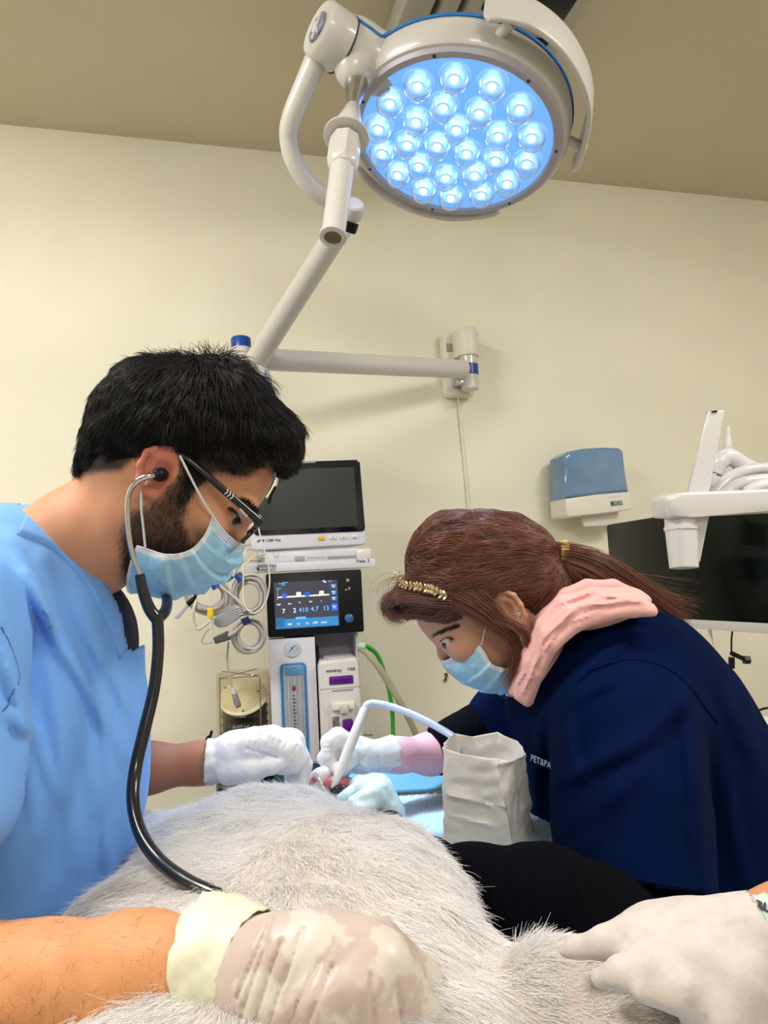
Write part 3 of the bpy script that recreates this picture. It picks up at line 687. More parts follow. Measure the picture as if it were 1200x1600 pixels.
for (X, Y, a_, b_) in ((842, 168, .004, .004), (826, 262, .003, .002), (858, 240, .003, .0015), (858, 256, .003, .0015)):
    q = AF.loc(ux(X), uy(Y), -0.0066); box('key_mark', (q[0]-a_, -0.0072, q[2]-b_), (q[0]+a_, -0.0062, q[2]+b_), GREYP, AM, 0.0004)
# column
xl = AF.loc(420, 1000)[0]; xr = AF.loc(492, 1000)[0]; xR = AF.loc(562, 1000)[0]; zc = AF.loc(455, 997)[2]
zb1 = AF.loc(470, 1196)[2]
outline('column', [(xl, zb1), (xl, zc), (xr, zc), (xr, zb1)][::-1], 0.0, 0.20, LIL, AM, 0.003)
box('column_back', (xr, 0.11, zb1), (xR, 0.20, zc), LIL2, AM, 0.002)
box('dark_recess', (xr, 0.02, zb1), (xr+0.012, 0.11, zc-0.03), BLACKP, AM, 0)
prq = AF.loc(562, 1000)
box('side_panel', (xR-0.008, 0.03, zb1), (xR, 0.20, zc), LIL, AM, 0.002)
box('base_unit', (xl, 0.0, zb1-0.25), (xR+0.02, 0.22, zb1-0.002), mat('dark_teal_plastic', (0.01, 0.05, 0.08), 0.4), AM, 0.004)
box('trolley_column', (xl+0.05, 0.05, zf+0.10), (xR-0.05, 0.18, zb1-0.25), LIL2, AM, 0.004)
box('trolley_base', (xl-0.08, -0.10, zf+0.06), (xR+0.08, 0.25, zf+0.11), LIL, AM, 0.02)
for sx_ in (xl-0.05, xR+0.05):
    for sy_ in (-0.07, 0.22): lathe('caster', [(0, -0.012), (0.026, -0.012), (0.030, 0), (0.026, 0.012), (0, 0.012)], (sx_, sy_, zf+0.0305), (1, 0, 0), BLACKP, AM, 20, local=True)
g = AF.loc(456, 1013)
gg = lathe('pressure_gauge', [(0, 0), (0.0215, 0), (0.0215, 0.004), (0.020, 0.005), (0, 0.005)], g, (0, -1, 0), mat('gauge_face', (0.55, 0.66, 0.80), 0.3, noise=.25, nscale=90), AM, 32, local=True)
lathe('gauge_rim', [(0.0205, 0.004), (0.0215, 0.006), (0.023, 0.005), (0.023, 0), (0.0205, 0)], g, (0, -1, 0), WHITE, AM, 32, local=True)
gM = Matrix(((1, 0, 0, g[0]), (0, 0, -1, -0.0055), (0, 1, 0, g[2]), (0, 0, 0, 1)))
box('gauge_needle', (-0.011, -0.0008, 0), (0.011, 0.0008, 0.0006), DARKT, AM, 0, M=gM @ Matrix.Rotation(math.radians(45), 4, 'Z'))
box('gauge_needle', (-0.006, -0.0006, 0), (0.006, 0.0006, 0.0006), DARKT, AM, 0, M=gM @ Matrix.Rotation(math.radians(-45), 4, 'Z'))
AF.rr('flow_window_frame', 440, 1036, 481, 1184, -0.006, 0.0, 0.012, TRIM, AM, 0.002)
AF.rr('flow_window', 444, 1040, 477, 1158, -0.0085, -0.0055, 0.006, mat('flow_window_glass', (0.34, 0.36, 0.42), 0.15, noise=.2, nscale=15), AM, 0.001)
AF.box('window_top_band', 445, 1042, 476, 1055, -0.010, -0.008, mat('window_band_blue', (0.12, 0.34, 0.62), 0.2, noise=.3, nscale=40), AM, 0.0005)
for k, fx in enumerate((452, 462, 470)):
    AF.box('flow_tube', fx-1.2, 1058, fx+1.2, 1153, -0.0105, -0.008, mat('flow_tube_clear', (0.42, 0.44, 0.48), 0.1), AM, 0.001)
AF.box('flow_float', 457, 1072, 462, 1079, -0.012, -0.009, mat('float_red', (0.30, 0.01, 0.02), 0.4), AM, 0.001)
for k in range(13): AF.box('scale_mark', 457.5+k*.25, 1086+k*5.5, 460.5+k*.25+(k % 3), 1087.5+k*5.5, -0.0112, -0.010, DARKT, AM, 0)
text('front_text', 'mindray', 0.0155, AF.tM(417, 884, -0.0125), DARKT, AM, bold=0.0002)
text('front_text', 'animal care', 0.0105, AF.tM(416, 890, -0.0125), DARKT, AM)
text('front_text', 'Veta 5', 0.0145, AF.tM(567, 876.5, -0.0125), DARKT, AM, bold=0.0002)
paw = AF.loc(403, 889, -0.0125)
for dx_, dz_, r_ in ((0, 0, .003), (-.003, .003, .0014), (0, .0045, .0014), (.003, .003, .0014)):
    lathe('paw_mark', [(0, 0), (r_, 0), (r_, 0.0006), (0, 0.0006)], paw+np.array([dx_, 0, dz_]), (0, -1, 0), DARKT, AM, 10, local=True)
text('front_text', 'O2 CAT', 0.007, AF.tM(488, 1192, -0.0005), DARKT, AM)

# vaporizer
VP = root('vaporizer', 'white anaesthetic vaporizer with purple labels and a grey dial on the machine', 'vaporizer', M=AF.M)
VW = mat('vaporizer_white', (0.66, 0.64, 0.63), 0.35)
va, vd, vb, vc_ = AF.rect(500, 1035, 562, 1190, 0.0)
outline('body', [(va, vd), (va-0.001, vc_-0.004), (va+0.005, vc_+0.010), (vb-0.007, vc_+0.014), (vb+0.001, vc_), (vb+0.006, vd)][::-1], -0.03, 0.108, VW, VP, 0.010, seg=4)
dq = AF.loc(529, 1034, 0.03)
lathe('dial', [(0, 0), (0.049, 0.0), (0.046, 0.012), (0.045, 0.026), (0.042, 0.029), (0, 0.030)], dq+np.array([0, 0, -0.010]), (0, 0, 1), mat('dial_grey', (0.42, 0.43, 0.46), 0.4, noise=.12, nscale=120), VP, 48, local=True)
lathe('dial_button', [(0, 0), (0.0065, 0), (0.0065, 0.003), (0, 0.003)], dq+np.array([0.030, -0.036, 0.008]), (0.3, -1, 0), WHITE, VP, 20, local=True)
for k in range(7):
    a_ = math.radians(-140+k*16); box('dial_mark', (dq[0]+0.0462*math.cos(a_)-.0006, 0.03+0.0475*math.sin(a_)-.001, dq[2]-0.006), (dq[0]+0.0462*math.cos(a_)+.0006, 0.03+0.0475*math.sin(a_)+.001, dq[2]+0.002), DARKT, VP, 0)
PUR = mat('purple_label', (0.10, 0.005, 0.22), 0.35)
AF.rr('purple_label', 514.5, 1056, 552, 1069, -0.0325, -0.029, 0.003, PUR, VP, 0.0006)
text('label_text', 'ISOFLURANE', 0.0085, AF.tM(533.5, 1062.5, -0.0328), mat('purple_dark', (0.02, 0.0, 0.06), 0.5), VP)
text('label_text', 'mindray', 0.0125, AF.tM(521.5, 1048, -0.0305), DARKT, VP, bold=0.0002)
text('label_text', 'V60', 0.0125, AF.tM(549, 1045.5, -0.0305), DARKT, VP, bold=0.0002)
AF.box('seam', 500, 1074.5, 563, 1075.3, -0.0308, -0.029, GREYP, VP, 0)
AF.rr('finger_slot', 518, 1077, 552, 1079.5, -0.0315, -0.029, 0.002, GREYP, VP, 0.0004)
AF.rr('filler_housing', 518, 1096, 555, 1150, -0.042, -0.028, 0.006, VW, VP, 0.003)
AF.rr('filler_cap', 519, 1097, 555, 1110, -0.052, -0.03, 0.005, mat('vaporizer_cream', (0.74, 0.73, 0.66), 0.35), VP, 0.004)
AF.rr('latch', 532, 1101, 545, 1115, -0.060, -0.04, 0.003, LGREY, VP, 0.003)
AF.rr('level_window', 520, 1120, 530, 1150, -0.0445, -0.04, 0.002, mat('level_glass', (0.22, 0.20, 0.20), 0.15, noise=.5, nscale=150), VP, 0.0005)
AF.rr('purple_plug', 536, 1124, 552, 1142, -0.052, -0.04, 0.004, PUR, VP, 0.002)
tube('fitting', [AF.o+AF.X*q[0]+AF.Y*q[1]+AF.Z*q[2] for q in (AF.loc(567, 1146, 0.0), AF.loc(582, 1147, 0.0))], 0.006, STEEL, VP, 14)

# patient monitor on the shelf
MF = Frame(P(487, 790, 2.13), math.radians(-1))
PM = root('patient_monitor', 'switched off patient monitor with a white casing on top of the machine shelf', 'monitor', M=MF.M)
def mo(*p, y=0.0): return [(MF.loc(a, b, y)[0], MF.loc(a, b, y)[2]) for a, b in p]
def rpoly(c, r, n=5):                                # round the corners of a convex outline
    out = []; c = [np.array(a) for a in c]
    for i in range(len(c)):
        a, b, d = c[i-1], c[i], c[(i+1) % len(c)]; p = b+unit(a-b)*r; q = b+unit(d-b)*r
        for t in np.linspace(0, 1, n): out.append(tuple((1-t)**2*p+2*t*(1-t)*b+t*t*q))
    return out
mw = mat('monitor_white', (0.66, 0.68, 0.75), 0.3)
outline('casing', rpoly(mo((389, 722), (563, 716), (574, 851), (394, 861)), 0.018), 0.0, 0.06, mw, PM, 0.006, seg=3)
outline('front_glass', rpoly(mo((392, 724), (562, 718), (571, 830), (397, 837), y=-0.003), 0.012), -0.003, 0.004, mat('monitor_black_glass', (0.004, 0.006, 0.012), 0.08, coat=.5), PM, 0.001)
outline('screen', mo((400, 735), (553, 730), (559, 822), (402, 829), y=-0.0036), -0.0040, -0.002, mat('monitor_dark_screen', (0.03, 0.036, 0.034), 0.25, spec=.4), PM, 0)
outline('alarm_bar', mo((468, 722), (493, 721), (493, 723), (468, 724), y=-0.0036), -0.0042, -0.002, GREYP, PM, 0)
def mrr(nm, x0_, y0_, x1_, y1_, a_, b_, m, r_=0.002, bev=0.0006):
    a, d, b, c = MF.rect(x0_, y0_, x1_, y1_, a_); return outline(nm, rrect(a, d, b, c, min(r_, abs(c-d)*.45)), a_, b_, m, PM, bev)
mrr('alarm_button', 497, 838, 507, 844, -0.003, 0.001, mat('button_amber', (0.75, 0.40, 0.01), 0.4))
for x_ in (515, 532, 549): mrr('button', x_, 837-(x_-515)*.05, x_+10, 842.5-(x_-515)*.05, -0.003, 0.001, WHITE)
for x_ in (520, 537, 554): mrr('button_icon', x_-1.2, 838, x_+1.2, 841, -0.0036, -0.002, GREYP, 0.0005, 0)
text('monitor_text', 'ePM 12M Vet', 0.0115, MF.tM(420, 844.5, -0.0008), DARKT, PM, bold=0.0001)
a, d, b, c = MF.rect(411, 858, 561, 878, 0.0)
box('dock', (a, 0.01, d), (b, 0.12, c), mw, PM, 0.004)
lathe('power_button', [(0, 0), (0.0085, 0), (0.0085, 0.0015), (0, 0.0015)], np.array([*MF.loc(431, 866.5, 0.0098)]), (0, -1, 0), LGREY, PM, 24, local=True)
lathe('power_ring', [(0.004, 0), (0.0055, 0), (0.0055, 0.002), (0.004, 0.002)], np.array([*MF.loc(431, 866.5, 0.0095)]), (0, -1, 0), WHITE, PM, 24, local=True)
mrr('slot', 461, 869, 476, 877, 0.008, 0.011, GREYP); mrr('slot', 512, 868, 556, 872, 0.008, 0.011, GREYP); mrr('slot', 480, 869, 508, 872, 0.0085, 0.011, LGREY)
a, d, b, c = MF.rect(557, 857, 580, 874, 0.0); box('side_block', (a, 0.0, d), (b, 0.08, c), WHITE, PM, 0.004)
mrr('led_light', 443, 863, 445, 864.5, 0.008, 0.011, em('led_green', (0.3, 0.7, 0.5), .6)); mrr('led_light', 443, 868, 445, 869.5, 0.008, 0.011, MATS['led_green'])

# bellows canister left of the machine
bc = P(382, 1110, 2.12); zup = np.array([0, 0, 1.0])
BC = root('bellows_canister', 'clear plastic bellows canister with a cream disc and black bellows left of the machine', 'canister', tuple(bc))
def zat(px, py): return P(px, py, 2.12)[2]
zt0, zb0 = zat(380, 1050), zat(385, 1210)
cl = bpy.data.materials.new('clear_plastic'); cl.use_nodes = True; nt = cl.node_tree; nt.nodes.clear()
o_ = nt.nodes.new('ShaderNodeOutputMaterial'); t1 = nt.nodes.new('ShaderNodeBsdfTransparent'); t2 = nt.nodes.new('ShaderNodeBsdfGlossy'); mx = nt.nodes.new('ShaderNodeMixShader'); lw = nt.nodes.new('ShaderNodeLayerWeight')
t1.inputs[0].default_value = (0.97, 0.955, 0.91, 1); t2.inputs['Roughness'].default_value = 0.08; lw.inputs['Blend'].default_value = 0.10; t2.inputs[0].default_value = (0.8, 0.75, 0.62, 1)
nt.links.new(lw.outputs['Facing'], mx.inputs[0]); nt.links.new(t1.outputs[0], mx.inputs[1]); nt.links.new(t2.outputs[0], mx.inputs[2]); nt.links.new(mx.outputs[0], o_.inputs[0])
H_ = zt0-zb0; base = np.array([bc[0], bc[1], zb0])
lathe('clear_dome', [(0.073, 0), (0.075, 0.0), (0.077, H_*0.97), (0.072, H_), (0.069, H_-0.003), (0.074, H_*0.95), (0.072, 0.002)], base, zup, cl, BC, 40, up=_R)
tl = unit(np.array([0, 0, 1.0])*0.62-_F*0.78)
dc_ = P(380, 1091, 2.10)
lathe('cream_disc', [(0, 0), (0.066, 0), (0.068, 0.002), (0.068, 0.006), (0.065, 0.008), (0, 0.008)], dc_, unit(np.array([0, 0, 1.0])*0.80-_F*0.60), mat('bellows_cream', (0.68, 0.63, 0.45), 0.5, noise=.12, nscale=30), BC, 40)
dn = unit(np.array([0, 0, 1.0])*0.80-_F*0.60)
for X_, Y_ in ((352, 1075), (403, 1080), (380, 1111)):
    q = hit_plane(X_, Y_, dc_+dn*0.0085, dn); lathe('disc_screw', [(0, 0), (0.003, 0), (0.003, 0.001), (0, 0.001)], q, dn, DARKT, BC, 8)
prof = []
for k in range(9):
    z_ = k*(zat(380, 1100)-zb0)/8.5; prof += [(0.063, z_), (0.067, z_+0.005), (0.063, z_+0.010)]
lathe('black_bellows', [(0, 0)]+prof+[(0, prof[-1][1])], base, zup, mat('black_rubber', (0.008, 0.008, 0.010), 0.5), BC, 40)
for X_ in (343, 406): tube('guide_rod', [P(X_, 1058, 2.05), P(X_+3, 1200, 2.05)], 0.0016, mat('rod_brown', (0.20, 0.16, 0.10), 0.3), BC, 6)
for pa in ([(347, 1049), (405, 1056)], [(344, 1060), (402, 1045)], [(344, 1061), (403, 1056)]): tube('top_wire', [P(pa[0][0], pa[0][1], 2.08), P(pa[1][0], pa[1][1], 2.08)], 0.0012, MATS['rod_brown'], BC, 6)
Mx = lambda px_, py_, d_: M4(P(px_, py_, d_), _R, _U, -_F)
pw = mat('print_white', (0.55, 0.55, 0.52), 0.6)
def wtext(name, s, size, px_, py_, d_, m, parent, **k):
    o = text(name, s, size, Mx(px_, py_, d_), m, None, **k); o.parent = parent; o.matrix_parent_inverse = _base(parent).inverted(); return o
wtext('scale_text', '-1500-', 0.0125, 375, 1119.5, 2.045, pw, BC); wtext('scale_text', '\u2206-VT ml', 0.0125, 376, 1136, 2.045, pw, BC)
wtext('scale_text', '- 2 -', 0.0125, 371, 1146, 2.045, pw, BC)
lathe('canister_base', [(0, 0), (0.085, 0), (0.085, 0.03), (0.078, 0.035), (0, 0.035)], base-zup*0.035, zup, BLACKP, BC, 40)
box('canister_bracket', (bc[0]-0.02, bc[1]-0.03, zb0-0.10), (bc[0]+0.075, bc[1]+0.03, zb0-0.033), BLACKP, BC, 0.004, local=False)
tube('canister_pole', [(bc[0], bc[1], zb0-0.09), (bc[0], bc[1], 0.10)], 0.02, LIL2, BC, 16)
px_tube('side_knob', [(322, 1153, 2.05), (336, 1162, 2.05)], 0.009, BLACKP, BC); px_tube('side_strut', [(331, 1142, 2.08), (327, 1155, 2.08)], 0.004, BLACKP, BC)
# connector dangling in front of the canister
DC = root('dangling_connector', 'grey cable with a plug dangling in front of the bellows canister', 'cable', P(368, 1085, 2.0))
px_tube('lead', [(357, 1003, 1.99), (355, 1025, 1.99), (356, 1045, 1.99), (360, 1065, 1.99), (364, 1079, 1.99)], 0.0028, CABLE, DC)
tube('strain_relief', [P(363, 1074, 1.99), P(366, 1084, 1.99)], [0.003, 0.006], LGREY, DC, 10)
prism('plug', [(361, 1085), (369, 1083), (376, 1102), (370, 1106), (366, 1103)], 1.985, 0.012, mat('plug_grey', (0.28, 0.28, 0.29), 0.35, noise=.3, nscale=120), DC, 0.0015)
prism('plug_tip', [(367, 1101), (375, 1099), (376, 1104), (369, 1107)], 1.987, 0.008, BLACKP, DC, 0.0008)

# cable bundles
def coil(name, label, cx_, cy_, rx_, ry_, d, turns, seed, rc=0.0042, tie=None, tiem=None, grp='coiled monitor cables'):
    r = root(name, label, 'cable', P(cx_, cy_, d), grp); g = np.random.default_rng(seed)
    for t in range(turns):
        k = g.uniform(-1, 1, 6); sc = 1-0.085*t/1.2; pts = []
        for a in np.linspace(0, 2*math.pi, 30, endpoint=False):
            pts.append(P(cx_+k[0]*1.5+rx_*sc*math.cos(a+k[2]*.2)*(1+.03*math.sin(2*a+k[3])), cy_+k[1]*1.5+ry_*sc*math.sin(a)*(1+.03*math.cos(2*a+k[4])), d+0.010*math.sin(a+k[5]*3)+0.004*k[3]))
        tube('cable_loop', pts, rc, CABLE if t % 2 else mat('grey_cable_light', (0.50, 0.48, 0.46), 0.45), r, 8, closed=True)
    if tie:
        for (x_, y_, dx, dy) in tie: tube('velcro_tie', [P(x_-dx, y_-dy, d-0.012), P(x_+dx, y_+dy, d-0.012)], 0.014, tiem or BLUEP, r, 10, flat=0.8)
    return r
coil('cable_coil', 'coiled grey cable with blue tie under the face mask of the man', 325, 931, 35, 29, 1.98, 6, 1, tie=[(336, 915, 3, 4)])
coil('cable_coil', 'coiled grey cable with a thick blue tie beside the ventilator display', 390, 930, 27, 33, 2.0, 6, 2, tie=[(374, 902, 4, 5), (358, 904, 2, 3)])
coil('cable_coil', 'lowest coiled grey cable with a navy tie left of the machine column', 390, 993, 26, 29, 1.97, 6, 3, tie=[(384, 970, 2, 5)], tiem=mat('navy_tie', (0.01, 0.015, 0.08), 0.6))
prism('x', [(0, 0), (1, 0), (0, 1)], 1, 0.1, BLACKP, None, 0).name = 'tmp'; bpy.data.objects.remove(bpy.data.objects['tmp'])
md = prism('cable_module', [(333, 975), (341, 981), (352, 980), (375, 966), (381, 950), (366, 945), (358, 950), (336, 964)], 1.965, 0.02, mat('module_grey', (0.36, 0.36, 0.40), 0.4), None, 0.003)
tag(md, 'flat grey cable junction module hanging among the cable coils', 'connector')
for k in range(4):
    o_ = px_tube('module_socket', [(372+k*1.8-4, 951+k*3.2, 1.962), (378+k*1.8-4, 949+k*3.2, 1.962)], 0.0022, LGREY, md)
px_tube('module_lead', [(335, 965, 1.96), (310, 983, 1.96), (303, 970, 1.96), (303, 950, 1.96), (308, 935, 1.97)], 0.0036, CABLEW, md)
ab = prism('cable_adapter', [(332, 997), (355, 986), (360, 1000), (336, 1007)], 1.95, 0.016, mat('adapter_dark', (0.07, 0.085, 0.085), 0.4), None, 0.003)
tag(ab, 'dark grey cable adapter block below the cable module', 'connector')
px_tube('adapter_cable', [(357, 993, 1.955), (368, 987, 1.955), (380, 975, 1.955)], [0.006, 0.005, 0.004], CABLE, ab)
px_tube('adapter_lead', [(333, 1003, 1.955), (316, 1005, 1.955), (320, 990, 1.955), (327, 983, 1.955)], 0.0022, CABLE, ab)
yc = prism('yellow_connector', [(324, 951), (332, 950), (333, 963), (328, 967), (323, 963)], 1.93, 0.012, mat('connector_yellow', (0.80, 0.55, 0.01), 0.4), None, 0.002)
tag(yc, 'small yellow connector dangling on a thin cream lead', 'connector')
px_tube('lead', [(329, 920, 1.94), (328, 940, 1.94), (328, 950, 1.94)], 0.0012, CABLEW, yc); px_tube('lower_lead', [(330, 966, 1.95), (330, 980, 1.95), (331, 992, 1.95)], 0.0034, CABLEW, yc)
pr = prism('probe_clip', [(272, 966), (292, 944), (296, 947), (278, 968)], 1.93, 0.005, mat('probe_lilac', (0.42, 0.40, 0.50), 0.4), None, 0.001); tag(pr, 'pale grey flat probe clip at the left end of the cables', 'connector')
px_tube('clip_joint', [(294, 944, 1.93), (300, 938, 1.93), (306, 932, 1.94)], [0.008, 0.007, 0.004], BLACKP, pr)
px_tube('clip_sleeve', [(303, 930, 1.95), (312, 925, 1.95)], 0.005, mat('sleeve_red', (0.16, 0.02, 0.05), 0.5), pr)
LB = root('lead_bundle', 'loose cream and grey leads running from the side of the patient monitor to the coils', 'cable', P(385, 880, 1.99))
for k, pts in enumerate([[(378, 838, 2.0), (372, 862, 2.0), (365, 885, 2.0), (358, 905, 2.0)], [(392, 850, 2.0), (378, 856, 2.0), (372, 875, 2.0), (368, 900, 2.0)], [(412, 866, 2.05), (397, 870, 2.02), (385, 880, 2.0), (378, 893, 2.0)], [(412, 872, 2.05), (400, 876, 2.02), (380, 878, 2.0), (366, 898, 2.0)], [(403, 862, 2.05), (390, 858, 2.02), (383, 864, 2.0), (383, 880, 2.0)]]):
    px_tube('lead', pts, 0.0026, CABLEW if k % 2 == 0 else CABLE, LB)
px_tube('lead', [(340, 913, 1.97), (360, 928, 1.96), (378, 944, 1.95), (382, 956, 1.95)], 0.0034, MATS['grey_cable_light'], LB)
for y_ in (866, 872, 877): px_tube('lead_plug', [(402, y_, 2.04), (413, y_, 2.06)], 0.004, LGREY, LB)
WL = root('white_lead', 'thin cream cable looping down in front of the machine display edge', 'cable', P(418, 900, 1.9))
px_tube('lead', [(401, 812, 1.92), (410, 850, 1.92), (419, 880, 1.92), (421, 915, 1.92), (413, 945, 1.92), (398, 958, 1.92), (385, 950, 1.92), (380, 930, 1.93), (381, 880, 1.94)], 0.0021, CABLEW, WL, sm=10)
probe = root('hooked_probe', 'dark hooked probe with a cream stem hanging in front of the dark monitor screen', 'probe', P(425, 765, 1.95))
px_tube('stem', [(434, 745, 1.95), (428, 762, 1.95), (417, 778, 1.95)], [0.004, 0.006, 0.004], CABLEW, probe); px_tube('tip', [(431, 760, 1.94), (424, 772, 1.94), (419, 787, 1.94)], [0.004, 0.004, 0.006], BLACKP, probe)

GRN = mat('hose_green', (0.03, 0.36, 0.03), 0.35)
gh = px_tube('green_hose', [(562, 1008, 2.12), (575, 1011, 2.12), (590, 1024, 2.14), (600, 1050, 2.15), (608, 1080, 2.15), (613, 1115, 2.15), (614, 1160, 2.15), (612, 1230, 2.15)], 0.0065, GRN); tag(gh, 'green gas hose curving down from the right side of the machine', 'hose')
hs = px_tube('clear_hose', [(562, 1012, 2.10), (573, 1020, 2.10), (590, 1040, 2.10), (606, 1065, 2.11), (622, 1092, 2.12), (640, 1125, 2.15), (660, 1170, 2.2)], 0.0095, mat('hose_clear', (0.60, 0.60, 0.42), 0.2, trans=.4)); tag(hs, 'pale translucent hose crossing the green hose beside the machine', 'hose')
px_tube('hose_fitting', [(560, 1009, 2.10), (571, 1010, 2.10)], 0.011, mat('fitting_pale_green', (0.40, 0.62, 0.40), 0.3), gh)
# ------------------------------------------------------------------ people: shared
SKIN = colmat('skin', 0.5, 0.2, 0.25, 700)
def hairmat(name, c1, c2, rough=0.38, spec=0.5):
    m = bpy.data.materials.new(name); m.use_nodes = True; nt = m.node_tree; b = nt.nodes['Principled BSDF']
    b.inputs['Roughness'].default_value = rough; b.inputs['Specular IOR Level'].default_value = spec
    hi = nt.nodes.new('ShaderNodeHairInfo'); r = nt.nodes.new('ShaderNodeValToRGB')
    r.color_ramp.elements[0].color = (*c1, 1); r.color_ramp.elements[1].color = (*c2, 1)
    nt.links.new(hi.outputs['Random'], r.inputs['Fac']); nt.links.new(r.outputs['Color'], b.inputs['Base Color']); return m
GLOVE = mat('white_glove', (0.74, 0.73, 0.74), 0.42, noise=.06, nscale=60, bump=.25, bscale=90, sss=.15, sssr=(.6, .4, .35))
def mask_mesh(name, A, B, zm, zA, parent, pleats, nt=70, ns=64, seed=0, bulge=0.0, lift=0.0):
    """A, B: pixel polylines of the near edge and of the middle line; zm middle depth, zA depth of the near edge"""
    A = spline(np.array(A, float), 16); B = spline(np.array(B, float), 16)
    ta = np.linspace(0, len(A)-1, nt); tb = np.linspace(0, len(B)-1, nt)
    Ai = np.stack([np.interp(ta, range(len(A)), A[:, k]) for k in range(A.shape[1])], 1)
    Bi = np.stack([np.interp(tb, range(len(B)), B[:, k]) for k in range(2)], 1)
    V = []; th = np.linspace(0, math.pi, ns)
    g = np.random.default_rng(seed)
    for i in range(nt):
        a = Q(Ai[i, 0], Ai[i, 1], Ai[i, 2] if A.shape[1] > 2 else zA); b = Q(Bi[i, 0], Bi[i, 1], zm); t = i/(nt-1)
        for j, x in enumerate(th):
            s = math.sin(x); sgn = 1 if x <= math.pi/2 else -1
            p = a+(b-a)*s; hz = (zm-a[2])*(1-math.cos(x) if x <= math.pi/2 else 1+abs(math.cos(x)))
            p[2] = a[2]+hz
            if sgn < 0: p[0] += (p[2]-zm)*0.0
            V.append(p)
    V = np.array(V).reshape(nt, ns, 3); N = np.cross(np.gradient(V, axis=0), np.gradient(V, axis=1)); N = unit(N)
    if (N[nt//2, ns//4] @ V[nt//2, ns//4]) > 0: N = -N
    T = np.linspace(0, 1, nt)[:, None]; S = (th/math.pi)[None, :]; D = np.zeros((nt, ns))
    for (t0, w_, amp, sk_) in pleats:
        x = (T-t0-sk_*(np.abs(S-0.5)*2))/w_; D += amp*np.where((x > 0) & (x < 1), 1-x, 0)*np.where(x > -0.15, 1, 0)+amp*np.where((x > -0.15) & (x <= 0), 1+x/0.15, 0)
    flat = V.reshape(-1, 3); D += 0.0022*np.abs(vnoise(flat, 48, seed)).reshape(nt, ns)+0.0010*vnoise(flat, 130, seed+3).reshape(nt, ns)
    V = V+N*(D+lift)[..., None]
    F = [(i*ns+j, i*ns+j+1, (i+1)*ns+j+1, (i+1)*ns+j) for i in range(nt-1) for j in range(ns-1)]
    o = npmesh(name, V.reshape(-1, 3), np.array(F), MASKM, parent); o.data.materials.append(MASKW)
    n1 = int(nt*0.10); ix = np.array([1 if (i < n1 or j < 2 or j > ns-4 or i > nt-3) else 0 for i in range(nt-1) for j in range(ns-1)], np.int32)
    o.data.polygons.foreach_set('material_index', ix); so = o.modifiers.new('thickness', 'SOLIDIFY'); so.thickness = 0.0012; so.offset = 0
    for k in range(3):
        i = 1+int(k*n1/3); tube('stitch_line', c2w(V[i, 1:-1]+N[i, 1:-1]*0.0009), 0.00035, MASKM, o, 4)
    e = np.vstack([V[0], V[:, -1][1:], V[-1][::-1][1:], V[:, 0][::-1][1:]])
    tube('binding', c2w(e), 0.0011, MASKW, o, 6)
    return o
MASKM = mat('mask_blue', (0.36, 0.68, 0.94), 0.75, noise=.10, nscale=45, bump=.5, bscale=120, sss=.1, sssr=(.5, .6, .7))
MASKW = mat('mask_white', (0.74, 0.77, 0.84), 0.8, bump=.3, bscale=300)
def pxq(pts): return np.array([Q(*p) for p in pts])
def ctube(name, pts, r, m, parent=None, seg=8, sm=6, **k): return tube(name, c2w(pxq(pts)), r, m, parent, seg, sm=sm, **k)
# ------------------------------------------------------------------ the man
dM = 0.86
MAN = root('person', 'bearded man in light blue scrubs with mask, glasses and stethoscope, looking down at left', 'person', (P(20, 1200, dM)[0], P(20, 1200, dM)[1], 0))
h = Body(0.0021)
h.ell(300, 702, dM, 136, 120, 0.077, 43, 0.02)
h.ell(210, 715, dM, 70, 85, 0.066, 20, 0.03)
h.ell(288, 812, dM, 92, 72, 0.058, 47+90, 0.03)                 # jaw block
h.chain([(268, 882, dM, 26), (262, 878, dM, 28)], 0.015)
h.chain([(215, 815, 0.815, 24), (262, 878, dM, 26)], 0.02)
h.chain([(215, 815, 0.905, 24), (262, 878, dM, 26)], 0.02)
for z_ in (0.818, 0.902):
    h.ell(330, 812, z_, 34, 26, 0.022, 45, 0.015)                # cheek
    h.ell(386, 786, 0.86+(z_-0.86)*0.7, 17, 11, 0.018, 43, 0.01) # brow ridge
h.ell(372, 803, 0.790, 14, 10, 0.020, 60, 0.008, sub=True); h.ell(372, 803, 0.930, 14, 10, 0.020, 60, 0.008, sub=True)
h.chain([(383, 812, dM, 9), (371, 838, dM, 9), (360, 856, dM, 12)], 0.010)
for z_ in (0.847, 0.873): h.chain([(352, 860, z_, 9), (346, 858, z_, 8)], 0.006)
h.chain([(332, 872, dM, 13), (320, 882, dM, 13)], 0.008)
for z_, zs in ((0.8205, 0.8075), (0.8995, 0.9125)):                 # lids over the eyeballs, with the slit
    h.ell(360, 805, z_, 16, 16, 0.0130, 0, 0.004); h.ell(368, 810, zs, 10, 3.3, 0.011, 60, 0.002, sub=True)
